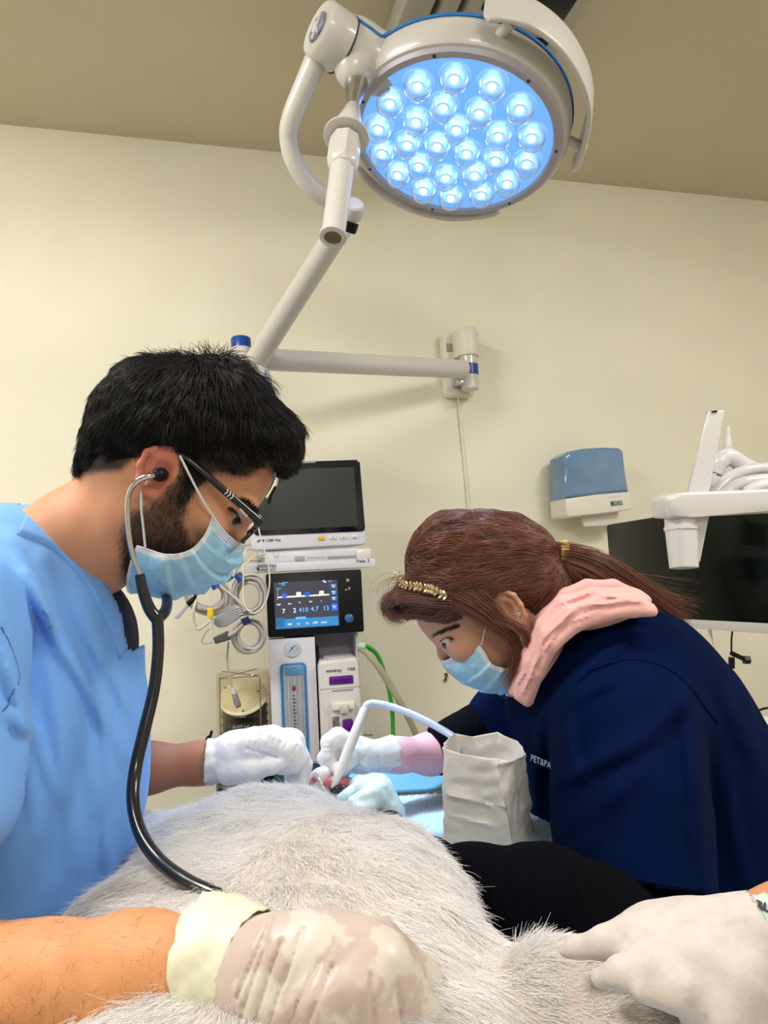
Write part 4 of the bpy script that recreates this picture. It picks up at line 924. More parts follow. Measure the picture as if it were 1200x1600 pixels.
for z_, sg in ((0.790, -1), (0.930, 1)):                            # ears
    e = [(281, 712), (270, 699), (249, 697), (230, 706), (219, 726), (219, 748), (229, 765), (243, 773)]
    dz = [0, 3, 7, 10, 11, 10, 7, 3]
    h.chain([(x, y, z_+sg*0.001*dd, 5.5) for (x, y), dd in zip(e, dz)], 0.004)
    h.chain([(268, 709, z_+sg*.003, 4), (247, 713, z_+sg*.005, 5), (238, 732, z_+sg*.005, 5), (243, 750, z_+sg*.003, 5)], 0.005)
    h.ell(250, 735, z_+sg*.001, 27, 34, 0.006, 12, 0.006); h.ell(256, 738, z_+sg*.010, 14, 17, 0.010, 12, 0.005, sub=True)
    h.chain([(240, 768, z_+sg*.004, 9), (246, 763, z_, 9)], 0.006); h.ell(272, 744, z_+sg*.001, 7, 9, 0.005, 10, 0.004)
h.chain([(235, 788, dM, 84), (130, 848, dM, 82), (40, 905, dM, 95)], 0.03)
h.chain([(215, 745, 0.812, 12), (175, 850, 0.822, 15), (150, 905, 0.84, 14)], 0.03)   # neck muscle
hV, hF = h.build(smooth=1)
bm_ = Body(0.006)
bm_.chain([(60, 900, dM, 95), (30, 980, dM, 150), (0, 1250, dM, 170), (-20, 1500, dM, 160)], 0.05)
bm_.chain([(30, 950, dM, 90), (-55, 935, 0.72, 75), (-110, 1190, 0.63, 70)], 0.04)
bm_.chain([(-110, 1190, 0.63, 68), (-215, 1560, 0.575, 66)], 0.02)
bm_.chain([(30, 950, dM, 90), (60, 930, 1.0, 60), (70, 1130, 1.06, 48), (120, 1215, 1.02, 40)], 0.04)
b3 = Body(0.0032)
b3.chain([(-215, 1560, 0.575, 72), (-60, 1568, 0.555, 100), (60, 1556, 0.545, 94), (210, 1530, 0.53, 84), (350, 1512, 0.51, 66), (400, 1515, 0.50, 60)], 0.03)
b4 = Body(0.003)
b4.chain([(110, 1215, 1.02, 42), (230, 1200, 1.03, 36), (315, 1192, 1.05, 29), (345, 1190, 1.05, 27)], 0.02)
parts = [(hV, hF), bm_.build(), b3.build(lambda p: 0.0006*vnoise(p, 90, 4)), b4.build()]
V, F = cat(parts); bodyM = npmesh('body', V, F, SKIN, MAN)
p2 = topx(V); C = np.tile(np.array([0.60, 0.29, 0.165]), (len(V), 1)); nn = vnoise(V, 60, 2)[:, None]
C *= 1+0.07*nn
ear = inpoly(p2, [(288, 700), (270, 688), (240, 688), (212, 710), (208, 750), (225, 780), (250, 782), (262, 760)]) & (np.abs(V[:, 2]-dM) > 0.062); C[ear] = np.array([0.62, 0.22, 0.16])
fore = V[:, 1] < Q(0, 1400, 0.55)[1]; C[fore & (V[:, 2] < 0.62)] = np.array([0.66, 0.30, 0.13])*(1+0.08*nn[fore & (V[:, 2] < 0.62)])
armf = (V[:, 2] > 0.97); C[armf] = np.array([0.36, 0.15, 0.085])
SCALP = [(426, 722), (412, 715), (402, 738), (384, 748), (356, 741), (335, 742), (322, 752), (306, 762), (288, 776), (286, 740), (282, 708), (262, 694), (240, 694), (216, 708), (190, 736), (150, 738), (112, 746), (60, 500), (520, 500)]
BEARD = [(283, 742), (296, 756), (300, 768), (292, 790), (287, 815), (296, 845), (310, 868), (345, 880), (330, 905), (262, 922), (215, 912), (192, 880), (190, 845), (197, 815), (208, 798), (232, 792), (254, 782), (262, 765)]
def soft_in(P2, poly, w_=8, n=9):
    s = np.zeros(len(P2)); 
    for k in range(n): s += inpoly(P2+np.array([math.cos(k*2.4), math.sin(k*2.4)])*w_*(k/n)**.5, poly)
    return s/n
bd = soft_in(p2[:len(hV)], BEARD); C[:len(hV)] = C[:len(hV)]*(1-0.8*bd[:, None])+np.array([0.03, 0.018, 0.014])*0.8*bd[:, None]
sd_ = soft_in(p2[:len(hV)], SCALP, 7); C[:len(hV)] = C[:len(hV)]*(1-.95*sd_[:, None])+np.array([.008, .007, .008])*.95*sd_[:, None]
eyed = np.exp(-(((p2[:, 0]-358)/16)**2+((p2[:, 1]-803)/14)**2)); C = C*(1-.45*eyed[:, None])+np.array([.35, .10, .10])*.45*eyed[:, None]
colattr(bodyM, C)
hb_ = bvh_of(hV, hF)
for z_ in (0.8215, 0.8985):
    c_ = c2w(Q(361.5, 806.5, z_)); fw = unit(np.array([.62, -.52, -.60 if z_ < dM else .60])) @ BAS
    eb = lathe('eyeball', [(0.0118*math.sin(a), -0.0118*math.cos(a)) for a in np.linspace(0, math.pi, 15)], c_, fw, mat('eye_white', (0.42, 0.40, 0.44), 0.15), MAN, 20)
    lathe('iris', [(0, 0.0122), (0.0030, 0.0120), (0.0054, 0.0109), (0.0052, 0.0098), (0, 0.0098)], c_, fw, mat('iris_dark', (0.03, 0.015, 0.01), 0.1), eb, 16)
def brow(pts, K, m, name, L=0.006, w_=4.0, bv=None, par=None, dirp=(8, 8), zf_=.8):
    S = []; pts = spline(np.array(pts, float), 8)
    for i in range(K):
        t = rng.random()*(len(pts)-1); a = int(t); p = pts[a]+(pts[min(a+1, len(pts)-1)]-pts[a])*(t-a)+rng.normal(0, w_*.5, 2)
        q = cast(bv, p[0], p[1], 0.0006, zf_)
        if q is None: continue
        d = unit(np.array([dirp[0]+rng.normal(0, 2), -dirp[1]+rng.normal(0, 2), -5.0])); S.append([q+d*L*k/3 for k in range(4)])
    return strands(name, S, 0.00025, 0.0001, m, par)
HM = hairmat('hair_black', (0.003, 0.003, 0.004), (0.014, 0.011, 0.012), 0.42, 0.28)
HMB = hairmat('beard_black', (0.006, 0.004, 0.003), (0.03, 0.016, 0.012), 0.5)
brow([(372, 782), (384, 786), (393, 794), (398, 802)], 260, HMB, 'eyebrow', 0.007, 4, hb_, MAN, (7, -2), .81)
brow([(356, 792), (365, 798), (371, 806), (372, 816)], 90, HMB, 'eyelashes', 0.006, 1.2, hb_, MAN, (6, 6), .81)
# hair: volume plus strands
hc = Body(0.0035)
hc.ell(268, 672, dM, 126, 103, 0.085, 38, 0.03)
hc.ell(300, 690, dM, 85, 62, 0.0815, 30, 0.02)
hc.ell(362, 712, dM, 50, 36, 0.074, 35, 0.015)
hc.ell(345, 645, dM, 88, 80, 0.074, 50, 0.03)
hc.ell(405, 682, dM, 56, 58, 0.066, 50, 0.02).ell(432, 700, dM, 38, 42, 0.055, 50, 0.02)
hc.ell(200, 690, dM, 54, 54, 0.072, 120, 0.03).ell(170, 716, dM, 52, 24, 0.058, -28, 0.02)
def hdisp(p): return 0.0035*vnoise(p, 60, 5)+0.0022*vnoise(p, 130, 6)
HV, HF = hc.build(hdisp, 1)
SKINP = [(436, 752), (426, 728), (412, 712), (401, 738), (384, 750), (356, 741), (335, 742), (322, 752), (304, 762), (290, 772), (287, 740), (282, 706), (262, 694), (240, 694), (216, 708), (196, 730), (165, 735), (118, 747), (100, 900), (480, 900), (470, 760), (450, 745)]
HV, HF = cutpoly(HV, HF, SKINP)
man_hair = npmesh('hair', HV, HF, mat('hair_under_black', (0.003, 0.003, 0.003), 0.8, bump=.8, bscale=250, spec=.1), MAN)
Pp, Nn = sample(HV, HF, 26000); px_ = topx(Pp)
fwd = unit(Q(400, 800, dM)-Q(300, 702, dM)); dn_ = np.array([0, -1., 0]); out_ = np.array([0, 0, 1.])
front = np.clip((px_[:, 0]-230)/200, 0, 1)[:, None]
sdz = np.sign(Pp[:, 2:3]-dM)
back = unit(Q(120, 745, dM)-Q(240, 620, dM))
D_ = fwd*front+back*(1-front)+dn_*0.35+np.array([0, 0, 1.])*sdz*0.1
D_ = unit(D_-Nn*(D_*Nn).sum(1, keepdims=True)+0.16*Nn+rng.normal(0, .16, Pp.shape))
cl = vnoise(Pp, 55, 9)[:, None]*0.45; ax_ = np.cross(D_, Nn); D_ = unit(D_+ax_*cl)
L = (0.012+0.022*np.clip((px_[:, 0]-200)/180, 0, 1)*np.clip((700-px_[:, 1])/120, 0.1, 1)+0.006*rng.random(len(Pp)))[:, None]
L = L*np.where((px_[:, 0:1] > 395) & (px_[:, 1:2] > 660), 0.75, 1)
S = np.stack([Pp-0.001*Nn+D_*L*t-Nn*L*t*t*0.28+dn_*L*t*t*0.1 for t in (0, .35, .7, 1)], 1)
tip = topx(S[:, 3]); bad = inpoly(tip, [(421, 757), (420, 736), (405, 728), (398, 752), (380, 766), (350, 758), (325, 762), (302, 790), (285, 790), (275, 716), (262, 706), (240, 704), (216, 720), (200, 748), (165, 752), (118, 760), (100, 900), (470, 900)])
strands('hair_strands', S[~bad], 0.00032, 0.00010, HM, man_hair)
# beard, sideburn, neck stubble
Pp, Nn = sample(hV, hF, 60000); px_ = topx(Pp); w_ = soft_in(px_, BEARD+[], 10); keep = rng.random(len(Pp)) < w_*0.8
Pp, Nn = Pp[keep], Nn[keep]; dd = unit(Q(240, 900, dM)-Q(285, 780, dM)); D_ = unit(dd*0.8+Nn*0.45+rng.normal(0, .3, Pp.shape)); L = 0.004+0.006*rng.random((len(Pp), 1))
strands('beard', np.stack([Pp-Nn*.0005+D_*L*t for t in (0, .5, 1)], 1), 0.00022, 0.0001, HMB, MAN)
SB = [(290, 700), (322, 742), (308, 762), (292, 785), (280, 790), (284, 740)]
Pp, Nn = sample(hV, hF, 60000); px_ = topx(Pp); keep = rng.random(len(Pp)) < soft_in(px_, SB, 6); Pp, Nn = Pp[keep], Nn[keep]
D_ = unit(np.array([-.3, -1, 0])+Nn*.3+rng.normal(0, .2, Pp.shape)); strands('sideburn', np.stack([Pp+D_*.009*t for t in (0, .5, 1)], 1), 0.0003, 0.0001, HM, MAN)
# forearm hair
Pp, Nn = sample(*parts[2], 5200); px_ = topx(Pp); keep = (px_[:, 0] > -20) & (px_[:, 0] < 345) & (Nn[:, 2] < 0.4); Pp, Nn = Pp[keep], Nn[keep]
D_ = unit(np.array([-.2, -.5, 0])+np.array([1., 0, 0])*.4+Nn*.35+rng.normal(0, .3, Pp.shape)); D_ = unit(D_-Nn*(D_*Nn).sum(1, keepdims=True)*.7)
strands('arm_hair', np.stack([Pp+D_*.0065*t-Nn*.001*t for t in (0, .5, 1)], 1), 0.00008, 0.00003, hairmat('arm_hair_brown', (0.05, 0.02, 0.01), (0.12, 0.05, 0.02), .5), bodyM)
# scrubs top
SCR = mat('scrubs_blue', (0.19, 0.45, 1.0), 0.85, noise=.08, nscale=8, bump=.25, bscale=900, spec=.2, sheen=.1)
sc = Body(0.0036)
sc.ell(8, 1125, dM, 206, 330, 0.185, 0, 0.05).ell(72, 985, dM, 120, 140, 0.13, 30, 0.04)
sc.ell(-8, 1255, dM, 205, 275, 0.19, 0, 0.05)
sc.chain([(20, 915, dM, 105), (-55, 925, 0.735, 95), (-70, 960, 0.70, 95)], 0.04)
sc.chain([(40, 905, 0.90, 90), (40, 935, 1.0, 80), (60, 1090, 1.05, 62)], 0.04)
arm_c = [(-62, 960, 0.69, 105), (-95, 1240, 0.62, 118)]
sc.chain(arm_c, 0.012)
fold = [((0, 1010), (90, 1240), 11, .004), ((40, 900), (170, 1130), 10, .004), ((75, 930), (150, 1260), 11, .004), ((20, 850), (190, 1180), 12, .005), ((60, 880), (120, 1350), 14, .004), ((110, 930), (205, 1120), 10, .0035), ((-10, 880), (60, 1300), 12, .0045), ((150, 960), (175, 1440), 9, .003), ((195, 1040), (170, 1250), 7, .0025), ((-30, 1080), (60, 1150), 12, .004), ((190, 1250), (130, 1460), 10, .003)]
def segd(p2, a, b):
    a, b = np.array(a, float), np.array(b, float); ba = b-a; t = np.clip(((p2-a) @ ba)/(ba @ ba), 0, 1); return np.linalg.norm(p2-a-t[:, None]*ba, axis=1), t
def folds_disp(fold, extra):
    def f(p):
        p2 = topx(p); p2 = p2+6*np.stack([vnoise(p, 14, 3), vnoise(p, 14, 8)], 1); D = 0
        for a, b, w_, amp in fold:
            d, t = segd(p2, a, b); D = D-1.9*amp*(np.exp(-(d/w_)**2)-.35*np.exp(-(d/(2.4*w_))**2))*np.sin(np.clip(t, .03, .97)*math.pi)**.5
        return D+extra(p)
    return f
SV, SF = sc.build(folds_disp(fold, lambda p: 0.0022*vnoise(p, 16, 1)+0.0008*vnoise(p, 45, 2)), 3)
NECK = [(30, 792), (50, 789), (72, 806), (100, 826), (127, 856), (150, 886), (173, 926), (187, 960), (198, 1017), (212, 1014), (240, 1004), (240, 930), (190, 780), (100, 700), (20, 740)]
SV, SF = cutpoly(SV, SF, NECK)
shirt = npmesh('scrubs_top', SV, SF, SCR, MAN); so = shirt.modifiers.new('t', 'SOLIDIFY'); so.thickness = 0.002
sb = bvh_of(SV, SF)
def band(name, inner, outer, bv, off, m, parent, fb=dM, n=8, rows=5, zmax=None):
    a = spline(np.array(inner, float), n); b = spline(np.array(outer, float), n); V = []; k = len(a)
    b = np.stack([np.interp(np.linspace(0, 1, k), np.linspace(0, 1, len(b)), b[:, i]) for i in range(2)], 1)
    for i in range(k):
        for r_ in range(rows):
            p = a[i]+(b[i]-a[i])*r_/(rows-1); q = cast(bv, p[0], p[1], off, None); V.append(q if q is not None else None)
    last = None
    for i in range(len(V)):
        if V[i] is None:
            j = i-(i % rows); c_ = [V[x] for x in range(j, j+rows) if V[x] is not None]; V[i] = (c_[0] if c_ else (last if last is not None else Q(*a[i//rows], fb))).copy()
        last = V[i]
    V = np.array(V).reshape(k, rows, 3)
    for _ in range(2): V[1:-1] = (V[:-2]+V[1:-1]*2+V[2:])/4
    F = [(i*rows+j, i*rows+j+1, (i+1)*rows+j+1, (i+1)*rows+j) for i in range(k-1) for j in range(rows-1)]
    o = npmesh(name, V.reshape(-1, 3), np.array(F), m, parent); s_ = o.modifiers.new('t', 'SOLIDIFY'); s_.thickness = 0.003; s_.offset = 0; return o
band('collar', [(48, 794), (72, 811), (98, 831), (124, 861), (147, 890), (169, 929), (183, 963), (194, 1015)], [(24, 838), (60, 850), (90, 868), (112, 890), (135, 918), (152, 950), (166, 980), (184, 1030)], sb, 0.0022, SCR, shirt)
def seam(name, pts, bv, m, parent, r=0.0010, off=0.001, n=6):
    q = drape(bv, pts, off, None, n)
    if len(q) > 2: return tube(name, c2w(q), r, m, parent, 6)
SEAMB = mat('scrubs_seam', (0.06, 0.15, 0.42), 0.8)
seam('seam', [(22, 834), (58, 812), (66, 806)], sb, SEAMB, shirt)
seam('seam', [(0, 828), (24, 838), (60, 852), (90, 870), (112, 892), (135, 920), (152, 952), (166, 982), (180, 1022), (190, 1067)], sb, SEAMB, shirt)
seam('seam', [(2, 980), (22, 1035), (26, 1065), (12, 1100), (1, 1112)], sb, SEAMB, shirt, 0.0014)
for o_ in ((180, 1020, 194, 1018), (190, 1067, 203, 1067), (190, 1067, 196, 1020)): seam('v_stitch', [o_[:2], ((o_[0]+o_[2])/2, (o_[1]+o_[3])/2), o_[2:]], sb, SEAMB, shirt)
us = Body(0.003); us.ell(158, 985, dM, 50, 88, 0.055, -14, 0.02); V, F = us.build(lambda p: .0015*vnoise(p, 60, 3), 2)
npmesh('undershirt', V, F, mat('undershirt_navy', (0.008, 0.012, 0.05), 0.8), MAN)
def trousers(parent, x0, d, m, ztop, lean=0.0):
    t = Body(0.012)
    for sg in (-1, 1):
        t.capq(G(x0, d+sg*0.10, ztop), G(x0-lean, d+sg*0.11, 0.48), 0.10, 0.075, .04).capq(G(x0-lean, d+sg*0.11, 0.48), G(x0-lean, d+sg*0.12, 0.10), 0.075, 0.065, .03)
    V, F = t.build(smooth=1); o = npmesh('trousers', V, F, m, parent)
    for sg in (-1, 1):
        s_ = Body(0.008); s_.capq(G(x0-lean-.03, d+sg*.12, 0.045), G(x0-lean+.12, d+sg*.12, 0.035), .045, .035, .02); V, F = s_.build(); npmesh('shoe', V, F, BLACKP, parent)
trousers(MAN, -0.52, 0.86, SCR, 0.80)
# mask, glasses, gloves, stethoscope
mk = mask_mesh('face_mask', [(333, 806, .797), (322, 834, .792), (303, 857, .789), (277, 866, .787), (250, 864, .789), (215, 853, .793)], [(379, 851), (370, 872), (348, 897), (312, 917), (268, 929), (211, 925)], dM, 0.79, MAN, [(0.22, .15, .007, .05), (0.40, .16, .009, .02), (0.58, .16, .008, -.03), (0.76, .18, .006, -.06)], seed=3, bulge=0)
ctube('ear_loop', [(334, 808, .792), (316, 780, .785), (300, 750, .781), (288, 726, .778), (281, 712, .779)], 0.0013, MASKW, mk)
ctube('ear_loop', [(227, 856, .790), (224, 825, .788), (221, 795, .785), (222, 768, .782), (230, 752, .778)], 0.0013, MASKW, mk)
GL = root('glasses', 'black framed glasses with white chevrons on the temple, worn by the bearded man', 'glasses', P(395, 815, .82))
dwn = unit(Q(360, 852, dM)-Q(404, 812, dM)); zz = np.array([0, 0, 1.]); nrm = unit(np.cross(dwn, zz))
if nrm[0] < 0: nrm = -nrm
LENSM = glass.copy(); LENSM.name = 'spectacle_lens'; LENSM.node_tree.nodes['Layer Weight'].inputs['Blend'].default_value = 0.12
top0 = Q(404, 813, dM); FRM = mat('frame_black', (0.006, 0.006, 0.007), 0.2, coat=.4)
for sg in (-1, 1):
    loop = []
    for a in np.linspace(0, 2*math.pi, 28, endpoint=False):
        cx_, cy_ = math.cos(a), math.sin(a); rx, ry = 0.0255, 0.0205; ex = 0.65
        X = abs(cx_)**ex*math.copysign(rx, cx_); Y = abs(cy_)**ex*math.copysign(ry, cy_)
        z_ = sg*0.0345+X; loop.append(top0+dwn*(0.0215+Y)+zz*z_-nrm*(abs(z_)*.06+z_*.18)+nrm*.004)
    loop = np.array(loop)
    tube('rim', c2w(loop), 0.0007, mat('rim_silver', (0.35, 0.33, 0.33), 0.3, metal=.6), GL, 6, closed=True)
    tube('rim_top', c2w(loop[14:28]), 0.0023, FRM, GL, 8)
    mesh('lens', c2w(loop), [tuple(range(len(loop)))], LENSM, GL, smooth=False)
    zt_ = dM+sg*0.066
    hin = top0+zz*sg*0.064-nrm*0.009+dwn*0.006
    # temple bar: tall flat bar from the hinge over the ear
    ts = [hin+nrm*.004, Q(392, 806, dM+sg*.066*.98) if sg > 0 else Q(398, 808, .797), Q(345, 762, dM+sg*.0725), Q(305, 727, dM+sg*.078), Q(286, 712, dM+sg*.079), Q(272, 704, dM+sg*.074)]
    if sg < 0: ts[0] = Q(408, 819, .800)
    tb = tube('temple', c2w(spline(np.array(ts), 8)), np.interp(np.linspace(0, 1, 41), [0, .2, .5, .75, 1], [.0048, .0046, .0038, .0025, .0022]), FRM, GL, 10, flat=1.0)
    for k in range(3):
        if sg < 0:
            b0 = np.array([352+k*4.2, 767+k*3.8]); q_ = [Q(b0[0]-1.2, b0[1]+5.0, .7815), Q(b0[0]+3.2, b0[1]+2.2, .7812), Q(b0[0]+4.2, b0[1]-3.4, .7815)]
            tube('chevron', c2w(np.array(q_)), 0.00065, MASKW, tb, 6)
    if sg < 0:
        tube('temple_inlay', c2w(np.array([Q(374, 795, .7865), Q(386, 808, .7905)])), 0.0016, mat('inlay_silver', (0.55, 0.5, 0.48), .3, metal=.5), tb, 8)
tube('bridge', c2w(np.array([top0+dwn*.010+zz*.009+nrm*.003, top0+dwn*.008+nrm*.006, top0+dwn*.010-zz*.009+nrm*.003])), 0.0016, FRM, GL, 8, sm=4)
ST = root('stethoscope', 'black stethoscope with chrome ear tubes hanging from the man onto the dog fur', 'stethoscope', P(245, 965, .77))
CHR = mat('chrome', (0.62, 0.60, 0.62), 0.12, metal=1)
ctube('ear_tube', [(247, 742, .770), (232, 744, .764), (214, 752, .762), (203, 768, .762), (199, 795, .763), (202, 840, .764), (210, 875, .764), (221, 905, .765)], 0.0030, CHR, ST, 12, 8)
ctube('ear_tube', [(262, 742, .948), (240, 790, .945), (238, 850, .92), (250, 900, .87), (258, 930, .83)], 0.0030, CHR, ST, 12, 8)
ctube('ear_tip', [(253, 741, .781), (247, 742, .771), (241, 743, .766)], [.0075, .0072, .004], BLACKP, ST, 16, 4)
ctube('ear_tip', [(262, 742, .938), (262, 742, .948)], [.007, .004], BLACKP, ST, 16, 4)
RUB = mat('stethoscope_rubber', (0.008, 0.008, 0.012), 0.22, coat=.4)
ctube('tube_branch', [(218, 897, .765), (224, 925, .766), (233, 950, .767), (244, 966, .768)], [.0052, .0058, .0062, .0066], RUB, ST, 16, 6)
ctube('tube_branch', [(257, 925, .835), (261, 938, .81), (258, 955, .785), (246, 967, .770)], [.0050, .0058, .006, .0066], RUB, ST, 16, 6)
ctube('main_tube', [(245, 960, .768), (247, 985, .766), (247, 1020, .762), (241, 1075, .752), (226, 1140, .735), (212, 1200, .72), (208, 1250, .70), (219, 1300, .675), (247, 1343, .65), (290, 1376, .625), (345, 1402, .605), (400, 1430, .60)], [.0060]*4+[.0063]*8, RUB, ST, 20, 8)
# gloves
def glove_cuff(name, pts, r, parent, m=GLOVE, seg=40, wr=0.0015, n=6):
    c = spline(c2w(pxq(pts)), n); rr = np.interp(np.linspace(0, 1, len(c)), np.linspace(0, 1, len(r)), r); T = unit(np.gradient(c, axis=0)); V = []; F = []
    u = np.array([0, 0, 1.])
    for i in range(len(c)):
        u = unit(u-T[i]*(u @ T[i])); s_ = np.cross(T[i], u)
        for k in range(seg):
            a = 2*math.pi*k/seg; q = rr[i]+wr*math.sin(a*9+i*.3)*(i/len(c))+wr*.6*math.sin(a*17+1.3*i*.5); V.append(c[i]+q*(u*math.cos(a)+s_*math.sin(a)))
    for i in range(len(c)-1):
        for k in range(seg): F.append((i*seg+k, i*seg+(k+1) % seg, (i+1)*seg+(k+1) % seg, (i+1)*seg+k))
    o = mesh(name, V, F, m, parent, sharp=None); s_ = o.modifiers.new('t', 'SOLIDIFY'); s_.thickness = 0.0008; return o
def wrinkles(lines, amp=.0016, w_=3.2, base=None):
    def f(p):
        p2 = topx(p); D = 0
        for a, b in lines:
            d, t = segd(p2, a, b); D = D-amp*np.exp(-(d/w_)**2)
        return D+0.0007*vnoise(p, 70, 3)+0.0004*vnoise(p, 160, 4)
    return f
ng = Body(0.0016)                                    # near glove (right hand, back of the hand up)
ng.chain([(365, 1518, .505, 76), (430, 1530, .495, 92)], .02)
ng.ell(470, 1545, .482, 118, 108, .030, 8, .02).ell(560, 1560, .475, 100, 108, .030, 25, .02)
ng.ell(520, 1490, .478, 75, 48, .026, 10, .02)
ng.chain([(590, 1520, .47, 58), (645, 1590, .475, 40), (640, 1680, .49, 36), (600, 1740, .50, 28)], .010)
ng.chain([(560, 1545, .455, 50), (600, 1640, .45, 38), (590, 1730, .46, 34), (560, 1780, .48, 26)], .006)
ng.chain([(505, 1560, .45, 46), (535, 1670, .44, 36), (530, 1750, .46, 30)], .006)
ng.chain([(455, 1570, .46, 42), (480, 1670, .45, 32), (490, 1740, .46, 26)], .006)
ng.chain([(590, 1480, .50, 42), (655, 1530, .515, 32), (688, 1590, .52, 26), (680, 1640, .52, 22)], .008)
wl_ = [((395, 1600), (440, 1470)), ((420, 1600), (475, 1450)), ((375, 1590), (418, 1470)), ((450, 1600), (500, 1500)), ((583, 1600), (580, 1520)), ((628, 1600), (618, 1540)), ((370, 1560), (425, 1435)), ((480, 1600), (520, 1510))]
V, F = ng.build(wrinkles(wl_, -.0022, 3.0), 1)
gn = bpy.data.materials.new('near_glove_latex'); gn.use_nodes = True; nt = gn.node_tree; b_ = nt.nodes['Principled BSDF']; tc = nt.nodes.new('ShaderNodeTexCoord'); n1 = nt.nodes.new('ShaderNodeTexNoise'); n1.inputs['Scale'].default_value = 38; n1.inputs['Detail'].default_value = 6; rp = nt.nodes.new('ShaderNodeValToRGB')
rp.color_ramp.elements[0].position = .46; rp.color_ramp.elements[0].color = (0.66, 0.60, 0.53, 1); rp.color_ramp.elements[1].position = .51; rp.color_ramp.elements[1].color = (0.57, 0.46, 0.42, 1)
nt.links.new(tc.outputs['Object'], n1.inputs['Vector']); nt.links.new(n1.outputs['Fac'], rp.inputs['Fac']); nt.links.new(rp.outputs['Color'], b_.inputs['Base Color']); b_.inputs['Roughness'].default_value = .4; b_.inputs['Subsurface Weight'].default_value = .1; b_.inputs['Subsurface Scale'].default_value = .005
g1_ = npmesh('glove', V, F, gn, MAN); g1_['label'] = 'thin white glove with skin showing through on the nearest hand'
glove_cuff('glove_cuff', [(400, 1520, .50), (372, 1514, .507), (348, 1510, .512), (330, 1512, .515)], [.0385, .041, .044, .047], g1_, mat('cuff_cream', (0.78, 0.74, 0.58), .45, sss=.1), wr=.0018)
fg = Body(0.002)                                     # far glove (left hand, pinching)
fg.chain([(335, 1190, 1.05, 31), (360, 1182, 1.05, 34)], .015)
fg.ell(385, 1178, 1.05, 50, 38, .032, -8, .015)
fg.chain([(400, 1166, 1.04, 30), (425, 1163, 1.035, 27), (452, 1172, 1.03, 22), (458, 1188, 1.03, 18), (440, 1198, 1.035, 13)], .008)
fg.chain([(415, 1160, 1.06, 26), (455, 1160, 1.06, 20), (468, 1185, 1.06, 15), (470, 1222, 1.06, 10)], .006)
fg.chain([(410, 1158, 1.085, 22), (450, 1162, 1.09, 18), (474, 1195, 1.09, 13), (474, 1228, 1.09, 9)], .006)
fg.chain([(400, 1160, 1.10, 20), (435, 1170, 1.11, 16), (455, 1200, 1.11, 12), (455, 1230, 1.11, 9)], .006)
fg.chain([(358, 1205, 1.03, 22), (395, 1203, 1.02, 17), (425, 1196, 1.015, 13), (437, 1192, 1.015, 11)], .006)
fl = [((396, 1150), (388, 1170)), ((404, 1148), (398, 1170)), ((412, 1148), (407, 1170)), ((420, 1152), (416, 1171)), ((428, 1156), (424, 1173)), ((436, 1160), (432, 1175)), ((444, 1150), (438, 1165)), ((455, 1150), (446, 1168)), ((464, 1165), (452, 1190)), ((385, 1170), (435, 1184))]
V, F = fg.build(wrinkles(fl, -.0020, 1.8), 0); g2_ = npmesh('glove', V, F, GLOVE, MAN); g2_['label'] = 'white glove on the far hand pinching at the dog muzzle'
glove_cuff('glove_cuff', [(350, 1190, 1.05), (338, 1190, 1.048), (322, 1190, 1.046)], [.026, .030, .031], g2_, wr=.002)
# ------------------------------------------------------------------ table, pad, bag
TZ = 0.885
def gw(x, g, z): return c2w(G(x, g, z))
TM = M4(gw(0, 0.85, 0), _R0, np.array([math.sin(YAW), math.cos(YAW), 0]), (0, 0, 1))
TB = root('treatment_table', 'treatment table under the white dog, covered by a white sheet', 'table', M=TM)
box('table_top', (-0.30, -0.50, TZ-0.045), (0.245, 0.56, TZ-0.006), mat('table_white', (0.62, 0.65, 0.70), 0.4), TB, 0.012)
for sx_ in (-0.25, 0.20):
    for sy_ in (-0.42, 0.48): box('leg', (sx_-0.02, sy_-0.02, 0), (sx_+0.02, sy_+0.02, TZ-0.045), STEEL, TB, 0.004)
def sheet(name, poly, z, nx, ny, m, parent, f, thick=0.004):
    """quad sheet between four ground corners (x, g)"""
    a, b, c, d = [np.array(p) for p in poly]; V = []
    for j in range(ny):
        for i in range(nx):
            s, t = i/(nx-1), j/(ny-1); p = (a*(1-s)+b*s)*(1-t)+(d*(1-s)+c*s)*t; V.append([p[0], p[1], 0])
    V = np.array(V); V[:, 2] = z+f(V); W = np.stack([gw(*v) for v in V])
    F = [(j*nx+i, j*nx+i+1, (j+1)*nx+i+1, (j+1)*nx+i) for j in range(ny-1) for i in range(nx-1)]
    o = mesh(name, W, F, m, parent, sharp=None); s_ = o.modifiers.new('t', 'SOLIDIFY'); s_.thickness = thick; s_.offset = -1; return o
def onto_table(V, z=TZ+.0095):
    hgt = V @ gU+1.25; g_ = V @ gG; x_ = V @ gR; m_ = (hgt < z) & (x_ < .30) & (g_ > .3); return V+gU*(np.where(m_, z-hgt, 0))[:, None]
PADM = mat('pad_pale_blue', (0.50, 0.66, 0.84), 0.85, bump=.4, bscale=400)
pad = sheet('absorbent_pad', [(-0.24, 0.42), (0.235, 0.42), (0.235, 1.30), (-0.24, 1.30)], TZ+.003, 180, 320, PADM, None,
    lambda V: 0.0016*np.clip(np.sin(V[:, 0]*2*math.pi/0.013)*np.sin(V[:, 1]*2*math.pi/0.013)*1.6, -1, 1)+0.003*vnoise(V, 9, 4)+0.002)
tag(pad, 'pale blue quilted absorbent pad on the table beside the paper bag', 'absorbent pad')
